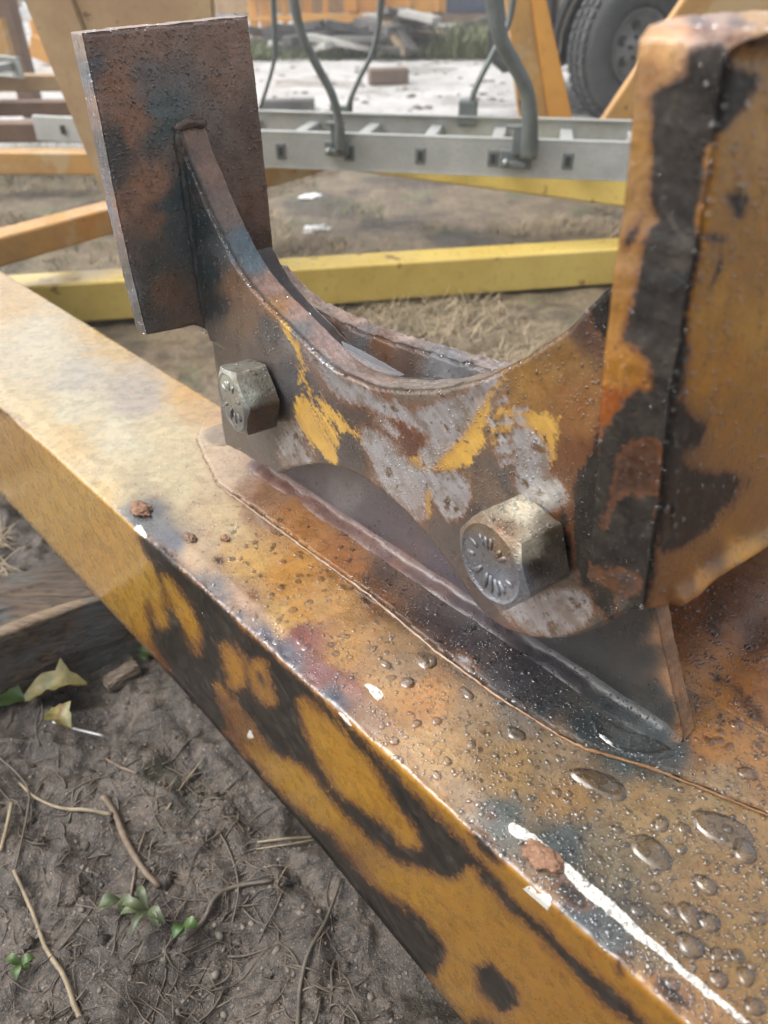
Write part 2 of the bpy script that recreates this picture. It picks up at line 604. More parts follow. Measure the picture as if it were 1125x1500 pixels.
# ------------------------------------------------------------------ colouring of traced surfaces
def colours(P, tints, masks, warp=9.0, alb=.62, seed=0, sat=.9):
    """tint (soft colour) and stain distances of the vertices P; every stain keeps to its place on the surface"""
    X, Y = proj(P)
    q = P * 38.0
    X1 = X + warp * 2 * fbm(q, 4, 3 + seed)
    Y1 = Y + warp * 2 * fbm(q, 4, 29 + seed)
    T = np.array([[t[0], t[1]] for t in tints], float)
    C = np.array([lin(t[2]) * alb * (t[3] if len(t) > 3 else 1) for t in tints])
    lum = (C @ np.array([.25, .65, .10]))[:, None]
    C = np.clip(lum + (C - lum) * sat, 0, 1) * np.array([.985, 1.02, 1.03])
    num = np.zeros((len(P), 3))
    den = np.zeros(len(P))
    for k in range(len(T)):
        wg = 1.0 / ((X1 - T[k, 0]) ** 2 + (Y1 - T[k, 1]) ** 2 + 60.0) ** 1.9
        num += wg[:, None] * C[k]
        den += wg
    A = {'tint': num / den[:, None]}
    X2 = X + warp * .55 * fbm(q * 1.7, 4, 51 + seed)
    Y2 = Y + warp * .55 * fbm(q * 1.7, 4, 77 + seed)
    for nm in ('char', 'bare', 'chip', 'white'):
        val = np.full(len(P), -8.0)
        for item in masks.get(nm, []):
            sg, poly = item[0], item[1]
            sm = smooth_poly(poly, 3) if len(item) < 3 else np.array(poly, float)
            lo, hi = sm.min(0) - 80, sm.max(0) + 80
            k_ = (X2 > lo[0]) & (X2 < hi[0]) & (Y2 > lo[1]) & (Y2 < hi[1])
            d = np.full(len(P), -8.0)
            if k_.any(): d[k_] = sdf(X2[k_], Y2[k_], sm) / 10.0
            val = np.maximum(val, d) if sg > 0 else np.minimum(val, -d)
        A[nm] = np.clip(val, -8, 4)
    return A


# ------------------------------------------------------------------ plates with dense faces
def resample(poly, res):
    o = []
    n = len(poly)
    for i in range(n):
        a, b = np.array(poly[i], float), np.array(poly[(i + 1) % n], float)
        k = max(1, int(round(np.linalg.norm(b - a) / res)))
        for j in range(k): o.append(a + (b - a) * j / k)
    return np.array(o)


def plate(name, parent, poly, frame, th, res, mat, tints, masks, r=.002, nside=4, rough_side=.0006, relief=None, warp=9, alb=.62, jitter=.0004, sat=.9):
    """poly: outline in the frame (O, a, b, c); c points into the thickness"""
    O, a, b, c = [np.array(v, float) for v in frame]
    area = 0
    for i in range(len(poly)):
        x0, y0 = poly[i]; x1, y1 = poly[(i + 1) % len(poly)]
        area += x0 * y1 - x1 * y0
    if area < 0: poly = poly[::-1]
    B = resample(poly, res)
    nb = len(B)
    # ragged outline
    q = np.c_[B * 140, np.zeros(nb)]
    B = B + jitter * np.c_[fbm(q, 3, 5), fbm(q, 3, 9)] * 2
    mn, mx = B.min(0), B.max(0)
    gx = np.arange(mn[0], mx[0], res)
    gy = np.arange(mn[1], mx[1], res * .866)
    GX, GY = np.meshgrid(gx, gy)
    GX = GX + (np.arange(len(gy)) % 2)[:, None] * res * .5
    GX, GY = GX.ravel(), GY.ravel()
    d = sdf(GX, GY, B)
    k = d > res * .6
    I = np.c_[GX[k], GY[k]]
    allp = np.vstack([B, I])
    vs, es, fs, ov, oe, of = delaunay_2d_cdt([Vector((p[0], p[1])) for p in allp], [(i, (i + 1) % nb) for i in range(nb)], [], 1, 1e-7)
    vs = np.array([(v.x, v.y) for v in vs])
    dd = sdf(vs[:, 0], vs[:, 1], B)
    dd = np.maximum(dd, 0)
    off = np.where(dd < r, r - np.sqrt(np.maximum(r * r - (r - dd) ** 2, 0)), 0)
    P3 = O + np.outer(vs[:, 0], a) + np.outer(vs[:, 1], b)
    hgt = off.copy()
    if relief is not None: hgt = hgt - relief(vs, dd, P3)
    hgt = hgt - .00025 * fbm(P3 * 60, 3, 2)
    Pf = P3 + np.outer(hgt, c)
    bid = np.arange(nb)
    V = [Pf]
    fa = np.array([tuple(f)[:3] for f in fs])
    cen = vs[fa].mean(1)
    Fc = [tuple(int(i) for i in f) for f in fa[sdf(cen[:, 0], cen[:, 1], B) > -res * .05]]
    # orient: front faces look along -c
    sgn = np.dot(np.cross(a, b), c)
    tri = []
    for f in Fc:
        p0, p1, p2 = vs[f[0]], vs[f[1]], vs[f[2]]
        ar = (p1[0] - p0[0]) * (p2[1] - p0[1]) - (p1[1] - p0[1]) * (p2[0] - p0[0])
        want = -1 if sgn > 0 else 1
        tri.append(f if ar * want > 0 else f[::-1])
    Fc = tri
    last = bid
    cnt = len(Pf)
    nrm = np.roll(B, -1, 0) - np.roll(B, 1, 0)
    nrm = np.c_[nrm[:, 1], -nrm[:, 0]] / (np.linalg.norm(nrm, axis=1)[:, None] + 1e-12)
    base_off = hgt[:nb]
    for j in range(1, nside + 1):
        dep = np.maximum(base_off, r) * (1 - j / nside) + (th) * (j / nside)
        Q = np.c_[B * 220, np.full(nb, j * 1.7)]
        jit = rough_side * fbm(Q, 3, 41) * 2 * (0 if j == nside else 1)
        B2 = B + nrm * jit[:, None]
        if j == nside: B2 = B - nrm * r * .5
        P = O + np.outer(B2[:, 0], a) + np.outer(B2[:, 1], b) + np.outer(dep, c)
        V.append(P)
        cur = np.arange(cnt, cnt + nb)
        cnt += nb
        for i in range(nb):
            i2 = (i + 1) % nb
            qd = (last[i], last[i2], cur[i2], cur[i])
            Fc.append(qd if sgn < 0 else qd[::-1])
        last = cur
    bv, _, bf, _, _, _ = delaunay_2d_cdt([Vector((p[0], p[1])) for p in B], [(i, (i + 1) % nb) for i in range(nb)], [], 1, 1e-7)
    bt = np.array([tuple(f)[:3] for f in bf])
    cen = B[bt].mean(1)
    keep = sdf(cen[:, 0], cen[:, 1], B) > 0
    for f in bt[keep]:
        p0, p1, p2 = B[f[0]], B[f[1]], B[f[2]]
        ar = (p1[0] - p0[0]) * (p2[1] - p0[1]) - (p1[1] - p0[1]) * (p2[0] - p0[0])
        g = tuple(int(last[i]) for i in f)
        Fc.append(g if ar * sgn > 0 else g[::-1])
    V = np.vstack(V)
    A = colours(V, tints, masks, warp, alb, 0, sat)
    o = mesh_obj(name, V, [tuple(int(i) for i in f) for f in Fc], mat, parent, True, A)
    return o


def trace(pts, frame):
    O, a, b, c = [np.array(v, float) for v in frame]
    Ai = np.linalg.inv(np.c_[a, b, c])
    o = []
    nn = np.cross(a, b)
    for x, y in pts:
        p = at_plane(x, y, O, nn)
        k = Ai @ (p - O)
        o.append((k[0], k[1]))
    return o

# ================================================================== THE BEAM
ALB = .66
beam = empty('steel_beam', L(.4, .08, -.185))
tag(beam, 'long yellow steel box beam in the foreground with burnt wet paint', 'beam')

TOP_T = [(690, 935, (66, 58, 62)), (740, 985, (58, 54, 58)), (800, 1030, (52, 54, 57)), (860, 1066, (48, 57, 60)), (930, 1100, (56, 68, 70)), (985, 1104, (74, 78, 78)), (625, 893, (62, 44, 42)), (565, 846, (78, 52, 38)), (650, 915, (60, 46, 46)), (770, 1000, (54, 52, 56)), (30, 430, (200, 150, 60)), (150, 478, (200, 152, 66)), (285, 568, (205, 148, 58)), (60, 500, (200, 176, 138)), (120, 560, (180, 160, 136)),
         (200, 585, (172, 150, 132)), (240, 640, (204, 176, 128)), (180, 640, (206, 184, 146)), (110, 600, (200, 178, 140)), (60, 620, (205, 170, 110)), (160, 700, (206, 176, 128)), (260, 700, (200, 172, 125)),  # creamy tints at the far left paint in the sheen of the sky
         (330, 760, (198, 162, 110)), (300, 612, (196, 150, 86)), (300, 650, (200, 168, 124)), (325, 690, (196, 160, 120)), (370, 715, (168, 128, 98)), (360, 820, (200, 146, 60)), (420, 840, (196, 130, 36)), (440, 900, (200, 140, 48)),
         (500, 950, (190, 132, 52)), (380, 730, (150, 104, 66)), (430, 765, (176, 114, 46)), (500, 820, (160, 98, 38)), (560, 870, (118, 72, 34)),
         (590, 893, (96, 64, 40)), (600, 960, (150, 112, 74)), (560, 1005, (190, 136, 70)), (620, 1020, (190, 124, 46)), (700, 1050, (150, 114, 76)),
         (640, 1100, (190, 142, 84)), (760, 1060, (124, 106, 92)), (820, 1100, (142, 114, 86)), (750, 1130, (160, 120, 70)), (680, 1160, (158, 122, 84)),
         (735, 1190, (96, 98, 94)), (830, 1240, (76, 82, 82)), (900, 1270, (128, 108, 82)), (830, 1180, (152, 110, 60)), (950, 1200, (152, 118, 76)),
         (1050, 1150, (158, 124, 80)), (1050, 1300, (146, 108, 62)), (1100, 1400, (146, 106, 50)), (960, 1390, (128, 98, 60)), (860, 1330, (58, 64, 68)),  # paler tan tints here carry the light scattered by fine drops
         (900, 1370, (66, 68, 70)), (935, 1440, (180, 120, 50)), (1010, 1470, (150, 100, 40)), (205, 760, (88, 86, 88)), (250, 800, (90, 90, 100)),
         (300, 860, (100, 94, 98)), (290, 815, (190, 152, 112)), (350, 880, (176, 130, 92)), (335, 900, (96, 90, 100)), (385, 935, (92, 84, 96)),
         (420, 960, (88, 82, 96)), (445, 935, (140, 74, 64)), (475, 985, (122, 62, 58)), (480, 1030, (80, 78, 90)), (510, 1010, (146, 90, 72)),
         (535, 1060, (150, 106, 72)), (410, 905, (200, 150, 78)), (100, 640, (205, 162, 92)), (150, 725, (200, 160, 88)), (560, 1120, (176, 130, 80)),
         (620, 1170, (168, 122, 70)), (780, 1330, (150, 104, 62)), (1060, 950, (150, 84, 22)), (1100, 1000, (150, 90, 30)), (1040, 1080, (184, 118, 32)),
         (1100, 1100, (180, 120, 40)), (1030, 900, (120, 65, 20)), (1100, 900, (64, 38, 20)), (560, 930, (170, 124, 76)), (480, 870, (190, 134, 66))]  # darkest tint at the right paints in the channel's shadow
FRONT_T = [(20, 660, (186, 136, 58)), (60, 700, (196, 148, 66)), (150, 800, (198, 146, 56)), (250, 900, (192, 136, 40)), (100, 730, (200, 154, 72)),
           (230, 850, (196, 150, 60)), (450, 1150, (180, 130, 34)), (600, 1300, (172, 122, 30)), (700, 1370, (164, 114, 28)), (800, 1450, (158, 108, 28)),
           (520, 1100, (184, 130, 34)), (300, 1050, (96, 54, 30)), (260, 980, (120, 70, 34)), (520, 1320, (120, 74, 28)), (330, 990, (178, 122, 34))]
FR_CHAR = [
    (1, [(206, 778), (240, 800), (300, 860), (400, 952), (470, 1020), (520, 1068), (600, 1150), (650, 1200), (700, 1252), (760, 1318), (830, 1385),
         (900, 1450), (965, 1515), (940, 1515), (880, 1470), (820, 1410), (760, 1350), (710, 1300), (690, 1275), (668, 1290), (630, 1283), (580, 1262),
         (530, 1225), (490, 1180), (455, 1140), (435, 1118), (399, 1104), (363, 1058), (330, 1015), (318, 1005), (335, 1070), (300, 1065), (262, 1015),
         (238, 975), (222, 940), (212, 890), (218, 880), (232, 915), (244, 910), (236, 870), (222, 830), (200, 790)]),
    (1, [(310, 1000), (326, 1056), (345, 1087), (390, 1133), (435, 1183), (470, 1205), (501, 1238), (545, 1292), (608, 1336), (652, 1380), (645, 1424),
         (600, 1425), (540, 1360), (470, 1275), (400, 1195), (300, 1085), (250, 1010)]),
    (1, [(692, 1420), (706, 1408), (724, 1412), (738, 1430), (756, 1446), (762, 1472), (748, 1478), (730, 1484), (712, 1462), (700, 1450)]),
    (1, [(690, 1490), (730, 1500), (760, 1540), (700, 1540)]),
    (1, [(704, 1390), (712, 1402), (728, 1420), (718, 1418)]),
    (-1, [(238, 843), (258, 862), (285, 905), (291, 958), (276, 930), (255, 890)]),
    (-1, [(326, 945), (345, 950), (362, 985), (352, 1007), (335, 997)]),
    (-1, [(366, 975), (385, 973), (402, 1022), (394, 1034), (370, 1008)]),
    (1, [(376, 988), (383, 990), (389, 1008), (382, 1004)]),
    (-1, [(439, 1026), (470, 1045), (533, 1108), (572, 1170), (614, 1236), (589, 1238), (564, 1207), (508, 1167), (460, 1100)]),
    (1, [(0, 596), (30, 618), (34, 624), (0, 602)]),
]
STREAK = [(742, 1206), (752, 1203), (775, 1216), (800, 1238), (840, 1270), (880, 1306), (930, 1352), (990, 1408), (1040, 1450), (1100, 1496), (1090, 1498),
          (1030, 1456), (980, 1412), (925, 1368), (880, 1330), (850, 1305), (815, 1262), (790, 1238), (765, 1232), (748, 1222)]
TOP_MASK = {
    'char': FR_CHAR + [(1, [(712, 1192), (724, 1190), (728, 1202), (716, 1204)]), (1, [(690, 1210), (715, 1225), (740, 1262), (720, 1262), (690, 1232)]),
                       (1, [(905, 1398), (918, 1402), (916, 1424), (904, 1426)]), (1, [(960, 1420), (990, 1440), (1015, 1475), (985, 1470), (962, 1446)]),
                       (1, [(312, 818), (322, 814), (328, 824), (318, 830)]), (1, [(366, 870), (374, 868), (376, 876), (368, 878)]),
                       (1, [(820, 1285), (850, 1300), (870, 1330), (845, 1335), (820, 1310)])],
    'white': [(1, STREAK, 0), (1, [(765, 1300), (778, 1298), (790, 1312), (808, 1312), (806, 1332), (796, 1336), (784, 1318), (768, 1308)]),
              (1, [(534, 1002), (548, 1004), (560, 1014), (552, 1024), (538, 1012)]), (1, [(205, 768), (214, 780), (216, 792), (206, 784), (196, 772)]),  # first small white patch here paints in a glint
              (1, [(366, 1070), (372, 1072), (372, 1080), (364, 1078)]), (1, [(496, 1044), (508, 1052), (514, 1062), (502, 1056)])],
    'bare': [(1, [(670, 955), (684, 966), (694, 980), (680, 974)])],
}


def hb(s_):
    return np.interp(s_, [-.3, .109, .258, .5, .75, 1.6], [-.232, -.218, -.190, -.176, -.176, -.178])


def beam_mesh():
    # profile: (w, h as fraction code)
    prof = []
    for t in np.linspace(0, 1, 5): prof.append(('b', .030 * (1 - t), 0))
    for t in np.linspace(.02, 1, 128): prof.append(('f', 0, t))
    ch = [(0.0006, -.0045), (.0018, -.0034)] + [(.0018 + .0155 * t, -.0034 + .0032 * t) for t in np.linspace(.1, 1, 10)]
    for w_, h_ in ch: prof.append(('p', w_, h_))
    for w_ in np.arange(.0188, .160, .0014): prof.append(('p', w_, 0))
    prof += [('p', .1605, -.0004), ('p', .162, -.002), ('p', .1625, -.006), ('p', .1625, -.09), ('p', .1625, -.17)]
    S = np.r_[np.arange(-.30, -.06, .006), np.arange(-.06, .66, .0014), np.arange(.66, 1.0, .0035), np.arange(1.0, 1.9, .02)]
    V = np.zeros((len(prof), len(S), 3))
    for i, (k, a_, b_) in enumerate(prof):
        h0 = hb(S)
        if k == 'b': w_, h_ = np.full(len(S), a_), h0
        elif k == 'f': w_, h_ = np.full(len(S), 0.0) + np.where(b_ < .05, (.05 - b_) * .06, 0), h0 + (-.006 - h0) * b_
        else: w_, h_ = np.full(len(S), a_), np.full(len(S), b_)
        V[i] = Larr(S, w_, h_)
    sh = V.shape
    P = V.reshape(-1, 3)
    # dents of the sheet, rough burnt edge
    wv = (P @ N) - .1767
    top = wv > .003
    P[:, 2] += np.where(top, .0006 * fbm(P * 22, 3, 4) + .0002 * fbm(P * 120, 3, 6), 0)
    P -= np.outer(np.where(~top, .0010 * fbm(P * 16, 3, 8) + .0002 * fbm(P * 130, 3, 10), 0), N)
    edge = np.exp(-((wv - .002) / .003) ** 2) * (P[:, 2] > ZB - .01)
    P[:, 2] += edge * .0012 * fbm(P * 160, 3, 12)
    ni, nj = sh[0], sh[1]
    idx = np.arange(ni * nj).reshape(ni, nj)
    q = np.stack([idx[:-1, :-1], idx[:-1, 1:], idx[1:, 1:], idx[1:, :-1]], -1).reshape(-1, 4)
    return P, q[:, ::-1], wv


P, Q, wv = beam_mesh()
At = colours(P, TOP_T, TOP_MASK, 10, ALB, 0, .86)
Af = colours(P, FRONT_T, TOP_MASK, 10, ALB * .92, 0, .98)
fr = (wv < .0012)[:, None]
At['tint'] = np.where(fr, Af['tint'], At['tint'] * np.array([.88, .93, .92]))
At['chip'] = np.where(wv < .0012, -8, At['chip'])
At['white'] = np.where((wv < .0012) & (P[:, 2] < ZB - .012), np.minimum(At['white'], -8 + 12 * (proj(P)[0] > 355) * (proj(P)[0] < 380)), At['white'])
body = mesh_obj('box_section', P, Q, M['beam'], beam, True, At)

# pad plate on the top face
fr_pad = (np.array([0, 0, ZB + .003]), U, N, -Z)
fr_pad = (L(0, 0, .0032), U, N, -Z)
pad_px = [(315, 703), (388, 756), (460, 809), (540, 866), (640, 950), (725, 1012), (821, 1073), (859, 1092), (965, 1123), (1125, 1188), (1300, 1258)]
pad_poly = trace(pad_px, fr_pad)
pad_poly = pad_poly + [(-.20, .165), (.60, .158), (.585, .135), trace([(286, 641)], fr_pad)[0]]
plate('pad_plate', beam, pad_poly, fr_pad, .0034, .0019, M['beam'], TOP_T, {k: v for k, v in TOP_MASK.items() if k in ('char', 'white', 'bare')}, r=.0016, nside=2, alb=ALB * .90, sat=.80, jitter=.0006)

# gusset plate standing on the beam
GUS_T = [(450, 710, (84, 75, 76)), (550, 760, (76, 68, 72)), (650, 850, (80, 70, 76)), (700, 900, (72, 62, 66)), (800, 980, (56, 54, 55)), (900, 1000, (42, 42, 42)),
         (940, 1050, (56, 62, 62)), (500, 725, (104, 98, 98)), (972, 925, (160, 116, 80)), (992, 1000, (160, 114, 76)), (1010, 1062, (150, 106, 66)), (860, 1060, (58, 68, 70)),
         (600, 860, (96, 72, 66)), (930, 930, (40, 38, 36)), (950, 965, (42, 41, 39)), (962, 1010, (42, 42, 40)), (938, 905, (42, 38, 36)), (975, 1050, (46, 48, 46)), (880, 960, (46, 43, 42)), (890, 1040, (46, 52, 53))]
fr_g = (L(0, .1225, 0), U, Z, N)
gpoly = [(.489, .0035), (.489, .118), (.122, .118), (.112, .085), (.0985, .055), (.0835, .024), (.0735, .0035)]
plate('gusset_plate', beam, gpoly, fr_g, .0145, .0018, M['web'], [(a_[0], a_[1], a_[2], 1.25) for a_ in GUS_T], {}, r=.0015, nside=8, alb=ALB)


def weld(name, parent, pts, rad, mat, tints, step=.0028, seg=10, lump=.3, up=(0, 0, 1), masks=None, seed=0):
    # resample path
    pts = [np.array(p) for p in pts]
    P_, = [[]]
    for a_, b_ in zip(pts[:-1], pts[1:]):
        k = max(1, int(np.linalg.norm(b_ - a_) / step))
        for j in range(k): P_.append(a_ + (b_ - a_) * j / k)
    P_.append(pts[-1])
    P_ = np.array(P_)
    n = len(P_)
    ph = np.arange(n) * step / .0075 * 2 * math.pi
    r_ = rad * (1 + .10 * np.sin(ph) + lump * fbm(P_ * 90, 3, 3 + seed))
    r_[0] *= .5; r_[-1] *= .5
    V, Fc = tube_data(P_, list(r_), seg, .05, 1.0, seed, up)
    V = np.array(V)
    V += .0006 * np.c_[fbm(V * 300, 2, 1), fbm(V * 300, 2, 2), fbm(V * 300, 2, 3)]
    return mesh_obj(name, V, Fc, mat, parent, True, colours(V, tints, masks or {}, 6, ALB))


WELD_T = [(340, 670, (132, 102, 94)), (420, 720, (134, 98, 86)), (500, 790, (120, 90, 82)), (560, 822, (104, 82, 80)), (560, 836, (150, 106, 80)), (600, 860, (96, 76, 76)), (700, 920, (72, 62, 66)), (800, 1000, (54, 52, 55)),
          (900, 1060, (46, 52, 54)), (960, 1080, (56, 64, 66)), (1000, 1092, (110, 84, 60)), (1020, 1070, (150, 106, 62))]
def fillet():
    S = np.arange(.0745, .492, .0018)
    sec = [(.1228, .0105), (.1217, .0074), (.1200, .0058), (.1180, .0050), (.1155, .0046), (.1130, .0041), (.1108, .0035), (.1085, .0022)]
    V = []
    for w_, h_ in sec: V.append(Larr(S, np.full(len(S), w_), np.full(len(S), h_)))
    V = np.stack(V, 1).reshape(-1, 3)
    k = len(sec)
    t = np.tile(np.linspace(0, 1, k), len(S))
    rp = .00015 * np.sin(np.repeat(S, k) * 2 * math.pi / .0085 + 2.5 * t) + .0018 * fbm(V * 55, 3, 77)
    amt = rp * np.sin(t * math.pi)
    V[:, 2] -= .0045 * np.repeat(np.clip((.085 - S) / .012, 0, 1) + np.clip((S - .478) / .014, 0, 1), k)
    V += np.outer(amt, Z) - np.outer(.0022 * fbm(V * 40, 3, 88) * (t > .4) * t, N)
    idx = np.arange(len(V)).reshape(len(S), k)
    q = np.stack([idx[:-1, :-1], idx[:-1, 1:], idx[1:, 1:], idx[1:, :-1]], -1).reshape(-1, 4)
    mesh_obj('weld_fillet', V, q, M['flange'], beam, True, colours(V, WELD_T, {'bare': [(1, [(655, 938), (672, 950), (690, 966), (680, 966), (660, 950)])]}, 6, ALB))


fillet()
# thin fillet along the pad edge
pe = trace(pad_px[::1], fr_pad)
weld('weld_bead', beam, [L(a_, b_ - .0005, .0008) for a_, b_ in pe], .00095, M['beam'], [(x, y, (150, 118, 84)) for x, y in pad_px[:5]] + [(x, y, (140, 96, 52)) for x, y in pad_px[5:]], lump=.5, seed=9)

# cross member joining the beam on the right, and the channel standing on it
CR_T = [(1060, 960, (176, 108, 30)), (1040, 1010, (190, 122, 34)), (1100, 1010, (176, 108, 34)), (1040, 1080, (184, 118, 32)), (1100, 1100, (180, 120, 40)), (1010, 890, (130, 72, 24)), (1050, 900, (84, 48, 22)), (1060, 925, (150, 88, 28)), (1100, 930, (90, 52, 24)),  # darkest tints paint in the shadow of the channel
        (1120, 970, (160, 100, 48))]
fr_c = (L(0, 0, -.0008), U, N, -Z)
plate('cross_member', beam, [(-.25, .164), (.30, .164), (.30, .55), (-.25, .55)], fr_c, .14, .0035, M['beam'], CR_T,
      {'char': [(1, [(1040, 905), (1060, 925), (1050, 932), (1030, 915)]), (1, [(1045, 985), (1085, 1010), (1078, 1016), (1048, 998)]), (1, [(1090, 1018), (1130, 1060), (1130, 1075), (1085, 1030)])],
       'white': []}, r=.004, nside=3, alb=ALB)
fr_k = (L(.135, .2, 0), N, Z, U)
plate('channel_web', beam, [(-.04, 0), (.32, 0), (.32, .12), (-.04, .12)], fr_k, .01, .005, M['flange'], [(1080, 840, (110, 56, 26)), (1120, 860, (90, 48, 22))], {}, r=.002, nside=2, alb=ALB)

# ================================================================== THE BRACKET
brk = empty('steel_bracket', L(.30, .11, .03))
tag(brk, 'heavy steel bracket with two upright plates bolted above the yellow beam', 'bracket')
fr_w = (L(0, .100, 0), U, Z, N)
W_TOP = [(262, 192), (272, 226), (288, 262), (305, 302), (326, 348), (352, 395), (385, 437), (418, 470), (450, 503), (485, 534), (522, 556), (560, 568), (600, 572), (642, 569),
         (690, 559), (740, 540), (790, 511), (832, 481), (866, 448), (893, 421), (925, 396), (960, 385)]
W_BOT = [(955, 640), (958, 850), (925, 892), (880, 920), (838, 934), (800, 938), (762, 932), (724, 914), (694, 884), (668, 844), (638, 803), (600, 757), (560, 720), (525, 697), (490, 684), (455, 682),
         (428, 686), (407, 695), (368, 674), (329, 651)]
W_LEFT = [(322, 610), (316, 560), (312, 500), (306, 462)]
wtop = [tuple(p) for p in smooth_line(W_TOP, 3)]
wtop[0] = (266, 193)
wpx = wtop + [(955, 640), (958, 850)] + [tuple(p) for p in smooth_line(W_BOT[2:18], 3)] + [(368, 674), (329, 651)] + W_LEFT
WEB_T = [(280, 260, (48, 60, 64)), (292, 330, (42, 54, 58)), (300, 400, (50, 58, 60)), (315, 450, (60, 60, 60)), (345, 420, (118, 88, 64)), (352, 470, (112, 86, 66)),
         (330, 520, (92, 74, 62)), (380, 520, (88, 76, 70)), (395, 480, (80, 76, 75)), (405, 445, (150, 104, 56)), (440, 485, (112, 108, 108)), (420, 560, (82, 78, 78)),
         (400, 620, (84, 76, 73)), (370, 665, (78, 66, 60)), (345, 640, (84, 68, 60)), (520, 620, (78, 62, 54)), (560, 590, (92, 52, 38)), (600, 622, (88, 50, 36)), (640, 650, (100, 62, 42)),
         (575, 578, (112, 98, 84)), (650, 582, (118, 104, 90)), (700, 572, (124, 110, 96)), (760, 600, (138, 98, 44)), (820, 520, (136, 96, 42)), (862, 480, (84, 58, 46)), (850, 600, (132, 86, 38)),
         (840, 680, (104, 62, 30)), (750, 650, (118, 90, 62)), (710, 715, (104, 86, 72)), (690, 770, (76, 68, 64)), (860, 800, (28, 22, 19)), (810, 880, (118, 104, 88)), (760, 900, (92, 66, 54)),
         (715, 870, (72, 56, 50)), (900, 900, (70, 62, 54)), (520, 670, (74, 66, 62)), (480, 660, (76, 66, 60)), (560, 680, (90, 70, 56)), (780, 560, (142, 100, 40)), (745, 690, (84, 78, 74)),
         (640, 550, (126, 112, 100)), (560, 552, (140, 120, 110)),
         # upper rim
         (288, 190, (132, 102, 86)), (312, 250, (132, 100, 84)), (340, 310, (122, 100, 88)), (358, 345, (80, 98, 108)), (374, 380, (84, 100, 110)), (402, 420, (140, 108, 94)),
         (440, 455, (160, 126, 110)), (478, 500, (150, 124, 116)), (800, 500, (120, 96, 70)), (870, 440, (80, 74, 70))]


def ell(cx, cy, rx, ry, rot=0):
    return [(cx + rx * math.cos(t) * math.cos(rot) - ry * math.sin(t) * math.sin(rot), cy + rx * math.cos(t) * math.sin(rot) + ry * math.sin(t) * math.cos(rot)) for t in np.linspace(0, 2 * math.pi, 9)[:-1]]


WEB_MASK = {
    'bare': [(1, [(448, 500), (475, 515), (510, 556), (560, 582), (612, 600), (640, 592), (690, 572), (735, 550), (716, 578), (690, 618), (655, 662), (628, 690), (614, 662), (628, 640), (602, 622),
                  (560, 605), (520, 592), (492, 578), (468, 548), (455, 520)]),
             (1, [(529, 632), (564, 635), (591, 671), (627, 689), (671, 693), (687, 711), (684, 738), (671, 757), (649, 751), (636, 740), (616, 762), (591, 738), (556, 707), (547, 689), (542, 668)]),
             (-1, [(625, 720), (634, 722), (632, 752), (624, 756)]),
             (1, [(753, 629), (776, 630), (801, 654), (806, 694), (824, 711), (826, 741), (791, 752), (763, 724), (756, 681)]),
             (1, [(411, 651), (427, 616), (440, 639), (458, 678), (431, 687), (420, 678)]),
             (1, [(552, 610), (570, 622), (582, 636), (570, 636), (556, 624)]),
             (1, ell(736, 588, 9, 4)), (1, ell(762, 602, 12, 5, -.2)), (1, ell(728, 616, 13, 5)), (1, ell(757, 615, 12, 5)), (1, ell(736, 640, 12, 5)), (1, ell(740, 658, 12, 5)), (1, ell(746, 676, 10, 4)),
             (1, [(742, 862), (770, 876), (800, 868), (850, 862), (868, 890), (850, 920), (800, 930), (764, 918), (735, 890)])],
    'chip': [(1, [(436, 580), (458, 589), (480, 622), (494, 644), (493, 680), (476, 672), (449, 644), (432, 618)]),
             (1, [(411, 468), (418, 474), (440, 516), (448, 548), (442, 556), (436, 528), (424, 496)]),
             (1, [(448, 560), (462, 575), (490, 600), (520, 628), (536, 646), (512, 640), (482, 612), (456, 584)]),
             (1, [(750, 546), (716, 570), (690, 600), (672, 640), (650, 650), (605, 670), (600, 692), (640, 694), (668, 692), (702, 665), (714, 625), (724, 585)]),
             (1, [(720, 606), (760, 596), (816, 618), (808, 690), (796, 650), (752, 620), (724, 650)]),
             (1, [(622, 716), (634, 720), (634, 750), (620, 758)])],
    'char': [(1, [(842, 700), (885, 600), (905, 560), (905, 930), (880, 900), (848, 880), (836, 800), (834, 740)]), (1, [(800, 700), (830, 730), (835, 780), (815, 780), (812, 740)]),
             (1, [(862, 440), (900, 410), (905, 500), (872, 490)])],
}
WT = Larr


def web_relief(vs, dd, P3):
    # thick rolled lip along the upper curve and a soft swell of the forging
    X, Y = proj(P3)
    up = np.exp(-dd / .010) * .002 * (P3[:, 2] > ZB + .12)
    sw = .0015 * fbm(P3 * 14, 3, 21)
    return up + sw


wp2 = [(min(a_, .4945), b_) for a_, b_ in trace(wpx, fr_w)]
wp2 = [(.4945, .2685), (.4925, .2672)] + wp2[1:-3] + [(.4895, .12), (.4945, .135)]
plate('front_web', brk, wp2, fr_w, .0215, .0014, M['web'], WEB_T, WEB_MASK, r=.0026, nside=13, relief=web_relief, alb=ALB * 1.15, jitter=.0003, rough_side=.0005, warp=7)

